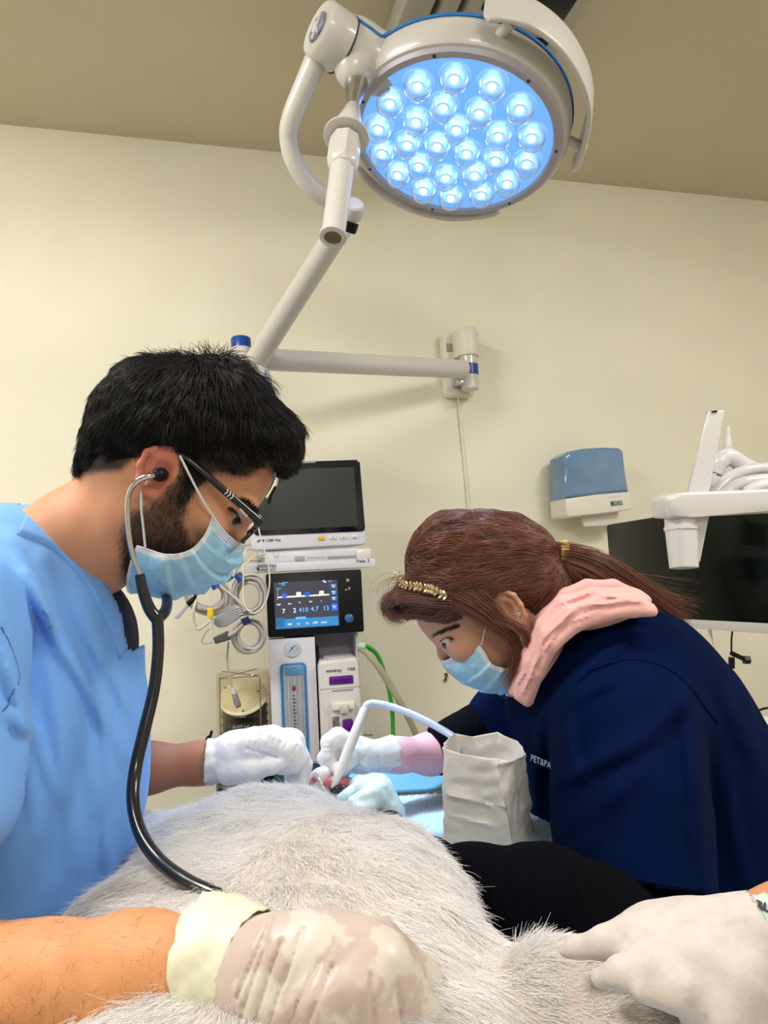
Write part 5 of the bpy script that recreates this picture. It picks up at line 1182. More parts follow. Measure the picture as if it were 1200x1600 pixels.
cloth = sheet('surgical_drape', [(-0.10, 1.285), (0.14, 1.30), (0.18, 1.40), (-0.12, 1.40)], TZ+.012, 60, 50, mat('drape_blue', (0.13, 0.36, 0.52), 0.8, bump=.5, bscale=200), None,
    lambda V: 0.006*vnoise(V, 14, 7)+0.010*np.clip((V[:, 1]-1.30)*8, 0, 1)+0.004)
tag(cloth, 'bright blue folded drape at the far end of the table', 'drape')
# paper bag
BG = [((694, 1338, .97), (691, 1168, .985)), ((750, 1342, .965), (722, 1178, .975)), ((806, 1345, .965), (774, 1186, .965)), ((820, 1338, 1.0), (800, 1188, .985)), ((836, 1330, 1.05), (822, 1178, 1.03)), ((800, 1325, 1.07), (808, 1158, 1.07)), ((770, 1322, 1.08), (778, 1143, 1.08)), ((740, 1320, 1.08), (738, 1151, 1.08)), ((720, 1320, 1.07), (712, 1146, 1.07)), ((700, 1325, 1.03), (696, 1156, 1.03))]
nb = len(BG); sub = 9; rows = 46; V = []
for j in range(rows):
    t = j/(rows-1)
    for i in range(nb):
        for s in range(sub):
            s_ = s/sub; a, b = BG[i], BG[(i+1) % nb]; lo_ = Q(*a[0])*(1-s_)+Q(*b[0])*s_; hi_ = Q(*a[1])*(1-s_)+Q(*b[1])*s_; V.append(lo_*(1-t)+hi_*t)
V = np.array(V); cen = V.mean(0); nr = V-cen; nr -= gU*(nr @ gU)[:, None]; nr = unit(nr)
cr = lambda p, sc_, sd: np.abs(vnoise(p, sc_, sd))
tt = np.repeat(np.linspace(0, 1, rows), nb*sub); amp = np.clip(tt*4, 0, 1)
V = V+nr*((0.004*(cr(V, 26, 2)-.35)+0.0035*(cr(V, 50, 5)-.35)+0.0012*vnoise(V, 120, 6))*amp)[:, None]
p2 = topx(V)
for a, b, w_, am in (((705, 1242), (790, 1262), 5, .004), ((774, 1184), (795, 1262), 4, -.004), ((795, 1262), (806, 1335), 3, -.002), ((700, 1272), (770, 1290), 4, .0025), ((778, 1195), (818, 1180), 4, .003), ((760, 1250), (795, 1270), 3, -.004)):
    d, t = segd(p2, a, b); V = V+nr*(am*np.exp(-(d/w_)**2))[:, None]*(V[:, 2] < 1.04)[:, None]
n_ = nb*sub; F = [(j*n_+i, j*n_+(i+1) % n_, (j+1)*n_+(i+1) % n_, (j+1)*n_+i) for j in range(rows-1) for i in range(n_)]
PAPER = mat('bag_paper', (0.95, 0.92, 0.88), 0.75, noise=.06, nscale=20, bump=.2, bscale=250, sss=.05)
bag = mesh('paper_bag', c2w(V), F+[tuple(range(n_))[::-1]], PAPER, None, sharp=28); s_ = bag.modifiers.new('t', 'SOLIDIFY'); s_.thickness = .0006
tag(bag, 'crumpled white paper bag standing open on the pad in front of the woman', 'paper bag')

# ------------------------------------------------------------------ the woman
dW = 1.12
WO = root('person', 'woman in navy scrub top and pink hood, masked, bent over the dog holding a scaler', 'person', (P(1060, 1350, 1.2)[0], P(1060, 1350, 1.2)[1], 0))
h = Body(0.0024)
h.ell(738, 912, dW, 100, 88, 0.071, -40, .02)
h.ell(748, 992, dW, 84, 56, 0.055, 49, .03)
h.ell(776, 1050, dW, 24, 22, .028, 0, .02)
h.chain([(683, 984, dW, 14), (674, 970, dW, 16)], .02)
for z_ in (dW-.034, dW+.034): h.ell(722, 1010, z_, 28, 24, .024, 50, .015); h.ell(690, 985, dW+(z_-dW)*.8, 14, 7, .014, -40, .008)
for z_ in (dW-.062, dW+.062): h.ell(697, 1003, z_, 10, 8, .018, -40, .006, sub=True)
h.chain([(687, 1000, dW, 7), (693, 1022, dW, 8), (700, 1036, dW, 9)], .008)
h.chain([(708, 1046, dW, 9), (722, 1056, dW, 10)], .01)
for z_, zs in ((dW-.0385, dW-.0505), (dW+.0385, dW+.0505)): h.ell(702, 1002, z_, 13, 13, .0128, 0, .004); h.ell(698, 1002, zs, 9.5, 4.4, .012, -20, .002, sub=True)
h.chain([(815, 965, dW, 56), (860, 1010, dW+.01, 56), (910, 1050, dW+.02, 60)], .03)
for z_, sg in ((dW-.070, -1), (dW+.070, 1)):
    e = [(772, 936), (778, 927), (790, 924), (803, 930), (814, 945), (820, 962), (819, 974)]; dz = [0, 4, 8, 11, 11, 8, 4]
    h.chain([(x, y, z_+sg*.001*dd, 4.0) for (x, y), dd in zip(e, dz)], .003)
    h.chain([(784, 936, z_+sg*.003, 3), (798, 940, z_+sg*.005, 3.5), (806, 954, z_+sg*.004, 3.5), (804, 966, z_+sg*.002, 3.5)], .004)
    h.ell(796, 949, z_, 22, 25, .006, -30, .006); h.ell(793, 953, z_+sg*.009, 9, 13, .009, -30, .004, sub=True)
    h.chain([(814, 972, z_+sg*.003, 6), (808, 970, z_, 6)], .005)
hV, hF = h.build(smooth=1)
b1 = Body(.007); b1.chain([(900, 1050, 1.15, 60), (960, 1120, 1.15, 110), (1050, 1330, 1.15, 130), (1080, 1500, 1.15, 130)], .05)
b1.chain([(930, 1080, 1.15, 60), (975, 1110, 1.0, 60), (1010, 1400, .90, 50)], .04).chain([(930, 1080, 1.15, 60), (860, 1090, 1.28, 45), (740, 1150, 1.28, 34)], .04)
b2 = Body(.003); b2.chain([(740, 1150, 1.28, 36), (672, 1178, 1.22, 29), (620, 1180, 1.18, 24), (575, 1182, 1.16, 20)], .02)
b3 = Body(.004); b3.chain([(1000, 1450, .86, 50), (850, 1405, .765, 50), (740, 1385, .80, 36), (670, 1356, .90, 26), (612, 1312, 1.02, 20), (606, 1280, 1.07, 18)], .03)
V, F = cat([(hV, hF), b1.build(), b2.build(), (lambda q: (onto_table(q[0], TZ+.012), q[1]))(b3.build())]); bodyW = npmesh('body', V, F, SKIN, WO)
C = np.tile(np.array([0.56, 0.30, 0.20]), (len(V), 1))*(1+0.06*vnoise(V, 60, 2)[:, None]); p2 = topx(V)
C[V[:, 2] > 1.15+0*V[:, 2]] *= 1
fa = (p2[:, 0] < 700) & (p2[:, 1] > 1140) & (V[:, 2] > 1.13); C[fa] = np.array([0.74, 0.40, 0.44])
e_ = np.exp(-(((p2[:, 0]-706)/12)**2+((p2[:, 1]-999)/11)**2)); C = C*(1-.45*e_[:, None])+np.array([.30, .10, .08])*.45*e_[:, None]
colattr(bodyW, C); wb_ = bvh_of(hV, hF)
for z_ in (dW-.0375, dW+.0375):
    sg = -1 if z_ < dW else 1; c_ = c2w(Q(701, 1003, z_))
    fw = unit(np.array([-.62, -.40, -.68 if z_ < dW else .68])) @ BAS
    eb = lathe('eyeball', [(0.0118*math.sin(a), -0.0118*math.cos(a)) for a in np.linspace(0, math.pi, 15)], c_, fw, MATS['eye_white'], WO, 20)
    lathe('iris', [(0, 0.0122), (0.0030, 0.0120), (0.0054, 0.0109), (0.0052, 0.0098), (0, 0.0098)], c_, fw, MATS['iris_dark'], eb, 16)
HBR = hairmat('eyebrow_brown', (0.015, 0.007, 0.006), (0.04, 0.02, 0.015), .5)
brow([(675, 995), (684, 989), (697, 984), (712, 979)], 520, HBR, 'eyebrow', .008, 2.8, wb_, WO, (9, -5), 1.06)
brow([(688, 1003), (694, 997), (703, 995), (711, 999)], 60, HBR, 'eyelashes', .0035, .5, wb_, WO, (-7, 4), 1.06)
for (x_, y_) in ((809, 958), (812, 961), (808, 962), (812, 957), (806, 959)):
    q = cast(wb_, x_, y_, .001, 1.04); lathe('earring_stone', [(0, 0), (.0016, .0), (.0013, .0012), (0, .0016)], c2w(q), -_F, mat('crystal', (.8, .8, .85), .1, metal=.6), WO, 8)
# hair
hc = Body(.004)
hc.ell(748, 898, dW, 116, 88, .083, -33, .02).ell(700, 862, dW, 66, 56, .072, -40, .03)
hc.ell(820, 888, dW, 66, 50, .066, 15, .03).ell(845, 930, dW, 46, 48, .058, 30, .03)
hc.chain([(690, 935, dW, 36), (655, 940, dW, 26), (628, 938, dW, 21)], .02)
hc.chain([(690, 940, dW-.045, 18), (650, 944, dW-.025, 18)], .015)
HV, HF = hc.build(lambda p: .003*vnoise(p, 55, 3)+.002*vnoise(p, 120, 7), 1)
WSK = [(628, 975), (640, 965), (652, 962), (664, 968), (680, 975), (700, 974), (718, 966), (738, 955), (756, 946), (767, 938), (770, 928), (784, 920), (800, 924), (813, 938), (822, 956), (822, 975), (828, 980), (845, 985), (870, 1040), (760, 1110), (600, 1100)]
HV, HF = cutpoly(HV, HF, WSK)
HUND = mat('hair_under_brown', (0.060, 0.018, 0.012), .5, bump=.8, bscale=200)
whair = npmesh('hair', HV, HF, HUND, WO)
HW_ = hairmat('hair_auburn', (0.030, 0.009, 0.007), (0.30, 0.105, 0.06), .33)
hbv = bvh_of(HV, HF); TIE = Q(874, 870, 1.10)
Pp, Nn = sample(HV, HF, 15000); S = []
for p, n in zip(Pp, Nn):
    px1 = topx(p[None])[0]; pts = [p]; q = p.copy(); st = .013; nn2 = n
    off = rng.uniform(.0005, .004); wob = rng.normal(0, .12, 3)
    bang = px1[0] < 700 and px1[1] > 922
    for k in range(7):
        d = (TIE-q) if not bang else (Q(735, 925, q[2])-q)+np.array([0, .035*(k-2.5)*-.3, 0]); d = unit(unit(d)+wob*(1 if k < 4 else .4)+np.array([0, .0, 0])); d = unit(d-nn2*(d @ nn2))
        q = q+d*st; l, nb_, i_, ds = hbv.find_nearest(Vector(q)); nb_ = np.array(nb_); 
        q = np.array(l)+nb_*off; nn2 = nb_; pts.append(q.copy())
        if np.linalg.norm(TIE-q) < .02: 
            while len(pts) < 8: pts.append(q+(TIE-q)*.1*(len(pts)-k))
            break
    S.append(pts[:8])
S = np.array(S); tp = topx(S.reshape(-1, 3)).reshape(-1, 8, 2); ok = ~inpoly(tp[:, 4], WSK)
strands('hair_strands', S[ok], .00032, .00014, HW_, whair)
def lock(name, guide, K, w0, w1, m, parent, r=(.00026, .00010), dz=.006, spread=1.0, n=12, fly=.0):
    g_ = spline(pxq(guide), 5); idx = np.linspace(0, len(g_)-1, n); g_ = np.stack([np.interp(idx, range(len(g_)), g_[:, i]) for i in range(3)], 1); S = []
    t = np.linspace(0, 1, n)[:, None]; T = unit(np.gradient(g_, axis=0)); N1 = unit(np.cross(T, [0, 0, 1.]))
    for _ in range(K):
        a, b = rng.normal(0, .5), rng.normal(0, .5); w_ = w0+(w1-w0)*t; ph = rng.uniform(0, 6); f1 = rng.normal(0, fly)
        c_ = g_+N1*(a*w_+f1*t**2*.03+.0012*np.sin(t*7+ph))+np.array([0, 0, 1.])*b*(dz*(.5+t)); e_ = rng.uniform(.75, 1.0) if spread else 1
        ii = np.linspace(0, (n-1)*e_, n); S.append(np.stack([np.interp(ii, range(n), c_[:, i]) for i in range(3)], 1))
    return strands(name, S, r[0], r[1], m, parent)
pt = Body(.003); pt.chain([(868, 868, 1.10, 15), (882, 876, 1.10, 16), (905, 884, 1.10, 20), (950, 908, 1.10, 22), (1000, 945, 1.105, 16), (1040, 970, 1.11, 7)], .012)
V, F = pt.build(lambda p: .0025*vnoise(p, 60, 3), 1); pony = npmesh('ponytail', V, F, HUND, whair)
lock('ponytail_strands', [(866, 868, 1.09), (890, 873, 1.085), (930, 888, 1.085), (975, 920, 1.09), (1020, 955, 1.10), (1062, 985, 1.11)], 3600, .012, .026, HW_, pony, dz=.016, fly=.25, r=(.00034, .00014))
lock('ponytail_strands', [(868, 872, 1.085), (900, 890, 1.08), (945, 920, 1.085), (985, 935, 1.09), (1030, 962, 1.10), (1075, 990, 1.11)], 900, .010, .022, HW_, pony, dz=.012, fly=.9)
lock('face_lock', [(700, 912, 1.045), (735, 930, 1.037), (768, 955, 1.035), (792, 985, 1.036), (808, 1015, 1.04), (806, 1050, 1.045), (792, 1080, 1.05)], 300, .014, .0035, HW_, whair, dz=.004, fly=.1)
lock('face_lock', [(715, 935, 1.042), (745, 960, 1.038), (780, 985, 1.036), (800, 1000, 1.04), (800, 1040, 1.045), (784, 1072, 1.05)], 160, .012, .003, HW_, whair, dz=.004, fly=.15)
lock('face_lock', [(770, 965, 1.036), (800, 975, 1.032), (820, 992, 1.03), (827, 1015, 1.035), (818, 1045, 1.04), (806, 1075, 1.045)], 130, .007, .003, HW_, whair, dz=.004, fly=.15)
lock('fringe_strands', [(705, 938, 1.05), (670, 936, 1.07), (635, 932, 1.09), (612, 936, 1.10), (604, 948, 1.12), (618, 962, 1.12), (640, 958, 1.12)], 600, .009, .008, HW_, whair, dz=.03, fly=.2)
lock('loose_strand', [(640, 900, 1.09), (612, 905, 1.1), (597, 918, 1.1), (594, 940, 1.1)], 14, .008, .012, HW_, whair, dz=.02, fly=.6)
lock('loose_strand', [(697, 1052, 1.10), (697, 1060, 1.10), (693, 1068, 1.10)], 40, .002, .003, HW_, whair, dz=.004)
ctube('hair_tie', [(871, 858, 1.10), (880, 869, 1.10), (878, 884, 1.10)], .001, mat('tie_yellow', (0.75, 0.58, 0.18), .7), whair)
tg = []
for a in np.linspace(0, 2*math.pi, 24, endpoint=False): tg.append(Q(877, 869, 1.10)+unit(np.array([.12, 1, 0]))*.0215*math.cos(a)+np.array([0, 0, 1.])*.0235*math.sin(a))
for k in range(4): tube('hair_tie', c2w(np.array(tg)+np.array([1., .2, 0])*(k-1.5)*.0028), .0021, MATS['tie_yellow'], whair, 8, closed=True)
# headband of small gold leaves
HBD = root('headband', 'gold braided leaf headband across the brown hair of the woman', 'headband', P(665, 915, 1.05))
GOLD = mat('pale_gold', (0.80, 0.66, 0.38), .28, metal=.7)
hp = [cast(hbv, 626+(704-626)*t, 911+14*t-2*math.sin(t*3.1), .0125, 1.07) for t in np.linspace(0, 1, 17)]
hp = np.array([p for p in hp if p is not None]); hp = spline(hp, 2)[::2]
far = hp.copy(); far[:, 2] = 2*dW-far[:, 2]; mid_ = [np.array([(hp[0][0]+far[0][0])/2-.004, hp[0][1]+.003, dW])]
path = spline(np.vstack([hp[::-1], mid_, far]), 2); T = unit(np.gradient(path, axis=0))
for i in range(1, len(path)-1, 2):
    nr_ = unit(path[i]-Q(735, 920, dW)); sd_ = np.cross(T[i], nr_)
    for sg in (-1, 1):
        a = path[i]+sd_*sg*.0015; b = path[i]+sd_*sg*.0068+T[i]*.005
        tube('leaf', c2w(np.array([a, (a+b)/2+nr_*.001, b])), [.0010, .0026, .0008], GOLD, HBD, 6)
tube('band', c2w(path-0*path), .0007, GOLD, HBD, 6)
mk2 = mask_mesh('face_mask', [(744, 1003, 1.066), (757, 1020, 1.062), (768, 1038, 1.063), (790, 1044, 1.066), (812, 1035, 1.072), (828, 1020, 1.078)], [(690, 1031), (703, 1051), (728, 1067), (757, 1078), (790, 1080), (826, 1055)], dW, 1.066, WO, [(0.34, .16, .003, .03), (0.55, .16, .003, 0), (0.74, .16, .0025, -.05)], seed=11)
ctube('ear_loop', [(752, 1008, 1.062), (756, 990, 1.056), (761, 972, 1.05), (770, 945, 1.046)], .0011, MASKW, mk2)
ctube('ear_loop', [(816, 1024, 1.068), (812, 1005, 1.058), (817, 990, 1.052), (815, 975, 1.047)], .0011, MASKW, mk2)
# pink hood
PK = mat('hood_pink', (0.85, 0.46, 0.44), .8, noise=.05, nscale=20, bump=.3, bscale=700, sheen=.3)
hd = Body(.0032)
for z0, r_, pts in ((1.005, 12, [(824, 1094), (838, 1052), (862, 1010), (900, 976), (945, 959), (988, 953), (1020, 956)]),
        (1.010, 13, [(814, 1086), (830, 1036), (855, 992), (892, 958), (938, 943), (985, 940), (1016, 950)]),
        (1.028, 13, [(806, 1078), (828, 1022), (850, 978), (880, 944), (925, 930), (975, 930), (1008, 942)]),
        (1.055, 13, [(812, 1060), (836, 1005), (858, 962), (884, 932), (918, 918), (958, 918), (995, 930)]),
        (1.10, 20, [(846, 1000), (870, 955), (900, 930), (945, 930), (995, 945)]), (1.15, 22, [(850, 1000), (880, 960), (920, 935), (970, 940), (1005, 952)]), (1.19, 22, [(812, 1085), (845, 1030), (880, 975), (925, 950), (985, 950)])):
    hd.chain([(x, y, z0+(.05*(1-i/2)*.5 if i < 2 and z0 < 1.08 else 0), r_*(.75 if i == len(pts)-1 else 1)) for i, (x, y) in enumerate(pts)], .005)
hd.ell(925, 955, 1.06, 95, 26, .05, -12, .01).ell(845, 1030, 1.075, 24, 62, .03, 32, .01)
pf = [((815, 1090), (850, 1000), 3, .004), ((850, 1000), (905, 945), 3, .004), ((905, 945), (1000, 940), 3, .0035), ((835, 1040), (880, 975), 2.5, .003), ((880, 975), (950, 950), 2.5, .003), ((930, 928), (1010, 942), 2.5, .003), ((800, 1080), (825, 1045), 2.5, .002), ((870, 945), (930, 925), 2.5, .003)]
V, F = hd.build(folds_disp(pf, lambda p: .0018*vnoise(p, 30, 3)), 1)
hood = npmesh('hood', V, F, PK, WO)
# navy scrub top
NV = mat('scrubs_navy', (0.0006, 0.0065, 0.042), .9, noise=.10, nscale=10, bump=.3, bscale=900, spec=.06)
ns = Body(.0050)
ns.ell(935, 1100, 1.15, 138, 138, .165, 0, .05).ell(1012, 1158, 1.15, 150, 172, .17, 20, .05).ell(1075, 1360, 1.15, 185, 265, .18, 0, .06).ell(925, 1225, 1.15, 100, 170, .14, 0, .05)
ns.chain([(860, 1080, 1.22, 70), (805, 1115, 1.27, 62), (770, 1128, 1.28, 44)], .02)
nfold = [((850, 1110), (830, 1300), 7, .007), ((885, 1090), (868, 1240), 7, .008), ((905, 1080), (895, 1200), 6, .006), ((815, 1110), (825, 1180), 6, .004), ((930, 975), (1010, 1000), 7, .004), ((860, 1050), (960, 985), 8, .004)]
ns.ell(1000, 1022, 1.11, 108, 74, .11, 25, .04).ell(925, 1010, 1.10, 60, 48, .08, -20, .03)
nfold = [(a_, b_, w_*1.7, am_*.8) for a_, b_, w_, am_ in nfold]
ns.ell(975, 1125, 1.03, 112, 95, .11, 0, .05)
ns.chain([(968, 1150, .985, 96), (985, 1260, .93, 108), (992, 1420, .87, 122)], .045)
nfold += [((878, 1225), (1015, 1150), 14, .010), ((1010, 1155), (1070, 1085), 12, .007), ((892, 1290), (1010, 1200), 15, .006), ((884, 1110), (898, 1240), 12, .010), ((893, 1095), (975, 1060), 11, .006), ((1060, 1080), (1090, 1240), 14, .006), ((905, 1345), (965, 1235), 16, .004), ((1085, 1120), (1092, 1395), 13, .008), ((1110, 1040), (1180, 1200), 14, .005), ((900, 1060), (1000, 985), 12, .006), ((1130, 1200), (1160, 1380), 14, .006)]
V, F = ns.build(folds_disp(nfold, lambda p: .0032*vnoise(p, 13, 1)+.0016*vnoise(p, 32, 2)), 2)
V, F = cutpoly(V, F, [(1030, 958), (985, 930), (900, 925), (840, 960), (780, 1050), (778, 1085), (818, 1098), (838, 1062), (872, 1012), (930, 972), (985, 960)])
V, F = cutpoly(V, F, [(780, 1322), (858, 1330), (905, 1352), (960, 1372), (1030, 1387), (1095, 1396), (1140, 1400), (1140, 1700), (780, 1700)], zr=(0, .962))
top = npmesh('scrub_top', V, F, NV, WO); s_ = top.modifiers.new('t', 'SOLIDIFY'); s_.thickness = .003; nb_v = bvh_of(V, F); slb = nb_v; slv = top
NSM = mat('navy_seam', (0.001, 0.007, 0.04), .9, spec=.05)
seam('shoulder_seam', [(885, 1120), (895, 1085), (912, 1060), (935, 1042), (983, 1034), (1032, 1043), (1067, 1066), (1095, 1102), (1118, 1131)], slb, NSM, slv, .0017, .0034)
seam('hem', [(862, 1327), (905, 1347), (960, 1366), (1030, 1381), (1088, 1390)], slb, NSM, slv, .0012, .0034)
seam('pocket_edge', [(838, 1200), (850, 1208), (858, 1222), (868, 1228), (876, 1226)], nb_v, NSM, top, .0008, .0036)
lq = cast(nb_v, 857, 1192, .0035, 1.05)
def surftext(s, px_, py_, size, m, parent, bv, sl_=0.0, off=.0045, fb=1.05, sx=1.0, lift=.0042, align='CENTER'):
    q = cast(bv, px_, py_, off, fb); q2 = cast(bv, px_+6, py_+6*sl_, off, fb); q3 = cast(bv, px_, py_-6, off, fb)
    X = unit(q2-q); Y = q3-q; Y = unit(Y-X*(X @ Y)); Z = np.cross(X, Y)
    qq = c2w(q); X, Y, Z = X @ BAS, Y @ BAS, Z @ BAS
    if Z @ _F > 0: Z = -Z
    o = text('logo_text', s, size, M4(qq, X, Y, Z), m, None, ext=0, bold=.0003, sx=sx, align=align); Mx_ = o.matrix_basis.copy(); o.matrix_basis = Matrix.Identity(4)
    if lift is None: o.matrix_basis = Mx_
    for v in (o.data.vertices if lift is not None else []):                       # lay the print on the cloth
        w_ = np.array(Mx_ @ v.co); c_ = BAS @ (w_-CAM); p_ = topx(c_[None])[0]; h_ = cast(bv, p_[0], p_[1], lift)
        v.co = tuple(w_ if h_ is None or abs(h_[2]-c_[2]) > .03 else c2w(h_))
    o.parent = parent; o.matrix_parent_inverse = _base(parent).inverted(); return o
LG = mat('logo_pale_blue', (0.42, 0.55, 0.78), .7)
lz = min(cast(nb_v, x_, 1190, 0, 1.05)[2] for x_ in (838, 846, 856))-.0075; X_ = unit(_R-.17*_U-.95*_F); Y_ = unit(_U-X_*(_U @ X_))
lo_ = text('chest_logo', 'PET&PA', .0128, M4(P(829, 1184, lz), X_, Y_, np.cross(X_, Y_)), LG, None, ext=.0002, bold=.0002, align='LEFT', sx=.72); lo_.parent = top; lo_.matrix_parent_inverse = _base(top).inverted()
# black undersleeves
BK = mat('undersleeve_black', (0.002, 0.002, 0.004), .9, bump=.4, bscale=700, spec=.06)
us = Body(.004)
us.chain([(1020, 1380, .95, 60), (1000, 1458, .84, 74), (930, 1440, .78, 76), (850, 1405, .755, 73), (740, 1385, .80, 54), (670, 1356, .90, 38), (612, 1312, 1.02, 28), (606, 1285, 1.07, 25)], .03)
ul = [((860+dx, 1335), (872+dx*1.05, 1400)) for dx in (0, 14, 30, -60, -90, -125)]
V, F = us.build(wrinkles(ul, .003, 4), 1); V = onto_table(V); npmesh('undersleeve', V, F, BK, WO)
us = Body(.0035); us.chain([(668, 1178, 1.22, 31), (700, 1168, 1.24, 34), (740, 1152, 1.265, 40), (800, 1118, 1.28, 48)], .03)
V, F = us.build(wrinkles([((690+k*14, 1130), (696+k*14, 1190)) for k in range(5)], .0025, 3), 1); V, F = cutpoly(V, F, [(600, 1100), (664, 1100), (669, 1150), (672, 1180), (668, 1230), (600, 1230)]); npmesh('undersleeve', V, F, BK, WO)
# gloves
rg = Body(.0018)
rg.chain([(585, 1181, 1.165, 24), (570, 1182, 1.16, 26)], .01).ell(552, 1178, 1.155, 38, 28, .026, 8, .012)
rg.chain([(548, 1166, 1.145, 17), (528, 1152, 1.14, 14.5), (514, 1160, 1.135, 12.5), (512, 1178, 1.13, 10.5), (522, 1200, 1.125, 9)], .006)
rg.chain([(552, 1178, 1.13, 15), (545, 1188, 1.12, 12), (536, 1200, 1.115, 10), (530, 1210, 1.115, 8.5)], .006)
rg.chain([(540, 1165, 1.165, 15), (516, 1165, 1.165, 12), (508, 1185, 1.16, 11), (516, 1208, 1.15, 9)], .006)
rg.chain([(545, 1180, 1.18, 15), (515, 1182, 1.185, 12), (514, 1204, 1.18, 10), (526, 1218, 1.17, 8.5)], .006)
rg.chain([(555, 1192, 1.185, 14), (532, 1202, 1.19, 11), (532, 1218, 1.185, 9), (545, 1222, 1.17, 8)], .006)
V, F = rg.build(wrinkles([((535, 1165), (543, 1180)), ((528, 1158), (533, 1170)), ((560, 1190), (572, 1200)), ((505, 1165), (515, 1166)), ((506, 1172), (516, 1173))], .0016, 1.5), 0)
g_ = npmesh('glove', V, F, GLOVE, WO); g_['label'] = 'white glove holding the dental scaler'
glove_cuff('glove_cuff', [(583, 1181, 1.163), (598, 1180, 1.17), (614, 1179, 1.178)], [.024, .026, .030], g_, wr=.001)
lg = Body(.0018)
LITGLOVE = mat('glove_blue_lit', (0.60, 0.76, 0.80), .45, bump=.25, bscale=90, sss=.1)  # white glove, blue light of the surgical lamp mixed into its colour
lg.chain([(608, 1272, 1.075, 26), (596, 1245, 1.08, 24)], .012).ell(584, 1232, 1.085, 27, 22, .024, -20, .012)
lg.chain([(582, 1225, 1.08, 13), (562, 1228, 1.075, 10), (545, 1240, 1.07, 8.5), (532, 1246, 1.07, 7)], .006)
lg.chain([(586, 1238, 1.06, 13), (568, 1246, 1.05, 10.5), (552, 1252, 1.045, 9)], .006)
lg.chain([(580, 1222, 1.10, 13), (560, 1222, 1.10, 10), (545, 1232, 1.10, 8)], .006)
lg.chain([(590, 1250, 1.06, 13), (575, 1262, 1.045, 11), (560, 1264, 1.035, 9)], .006)
V, F = lg.build(wrinkles([((600-k*5, 1212), (606-k*5, 1230)) for k in range(5)], .0012, 1.4), 1)
g_ = npmesh('glove', V, F, LITGLOVE, WO); g_['label'] = 'bluish lit glove holding the dog jaw'
# scaler
SCL = root('dental_scaler', 'white ultrasonic dental scaler with a hose held at the dog mouth', 'dental tool', P(540, 1170, 1.115))
def cax(nm, A, B, prof, m, par, seg=24):
    A = P(*A); B = P(*B); L_ = np.linalg.norm(B-A); return lathe(nm, [(r, t*L_) for r, t in prof], A, (B-A)/L_, m, par, seg)
cax('handpiece', (571, 1106, 1.135), (520, 1232, 1.085), [(0, 0), (.0062, 0), (.0072, .03), (.0080, .35), (.0078, .6), (.0068, .80), (.0048, .95), (.0035, 1), (0, 1)], WHITE, SCL)
ctube('scaler_tip', [(520, 1230, 1.086), (515, 1238, 1.083), (514, 1246, 1.083)], [.0016, .0010, .0005], STEEL, SCL)
hs = px_tube('hose', [(570, 1108, 1.136), (574, 1101, 1.137), (585, 1099, 1.14), (610, 1104, 1.14), (650, 1119, 1.13), (690, 1140, 1.11), (712, 1156, 1.09), (730, 1190, 1.06), (735, 1260, 1.04)], .0055, mat('hose_pale_blue', (0.55, 0.66, 0.88), .25), SCL, 14)
trousers(WO, 0.48, 1.22, mat('trousers_navy', (0.002, 0.008, 0.035), .85), 0.72)
# ------------------------------------------------------------------ the helper's hand at the right
HP = root('person', 'person reaching in from the right edge, white gloved hand and lettered wristband on the dog', 'person', (P(1500, 1300, .55)[0], P(1500, 1300, .55)[1], 0))
k_ = Body(.0026)
k_.ell(1100, 1495, .485, 118, 68, .034, -8, .02).ell(1030, 1468, .49, 70, 42, .03, -8, .02)
k_.chain([(1120, 1480, .487, 60), (1165, 1462, .48, 46), (1205, 1446, .48, 44)], .02)
k_.chain([(1005, 1464, .490, 35), (945, 1472, .497, 24), (900, 1481, .507, 16), (882, 1486, .512, 11)], .005)
k_.chain([(1060, 1445, .505, 24), (1000, 1447, .515, 20), (960, 1460, .53, 16)], .008)
k_.chain([(1085, 1505, .468, 50), (1025, 1517, .462, 34), (970, 1522, .468, 24), (938, 1528, .48, 16)], .003)
k_.chain([(1110, 1540, .462, 46), (1060, 1545, .452, 34), (1010, 1545, .455, 24)], .005)
k_.chain([(1150, 1540, .46, 62), (1130, 1600, .45, 46), (1100, 1660, .45, 36)], .015)
V, F = k_.build(wrinkles([((1112+j*7, 1422), (1116+j*7, 1440)) for j in range(9)]+[((965, 1488), (975, 1478)), ((1100, 1560), (1098, 1585)), ((960, 1462), (972, 1484)), ((985, 1455), (992, 1470)), ((1020, 1440), (1090, 1436))], .0016, 2.0), 1)
V, F = cutpoly(V, F, [(1160, 1380), (1240, 1500), (1300, 1500), (1300, 1380)])
g_ = npmesh('glove', V, F, mat('glove_powdered', (0.66, 0.60, 0.57), .55, noise=.10, nscale=110, bump=.12, bscale=500, sss=.15), HP)
fa_ = Body(.004); fa_.chain([(1165, 1462, .48, 39), (1195, 1450, .48, 41), (1250, 1430, .48, 44), (1500, 1340, .50, 62), (1700, 1250, .52, 70)], .02)
V, F = fa_.build(); o = npmesh('body', V, F, SKIN, HP); colattr(o, np.tile(np.array([.60, .27, .14]), (len(V), 1)))
rgp = [Q(1195, 1448, .478)+unit(Q(1180, 1405, .48)-Q(1190, 1450, .48))*.0196*math.cos(a)+np.array([0, 0, 1.])*.0190*math.sin(a) for a in np.linspace(0, 2*math.pi, 40, endpoint=False)]
wdir = unit(Q(1230, 1436, .48)-Q(1180, 1458, .48))
V = []; 
for p in rgp:
    r_ = 0; V += [p-wdir*.0055, p+wdir*.0055]
    V[-1] = V[-1]; 
n_ = len(rgp); wbm = mat('wristband_green', (0.55, 0.70, 0.60), .5)
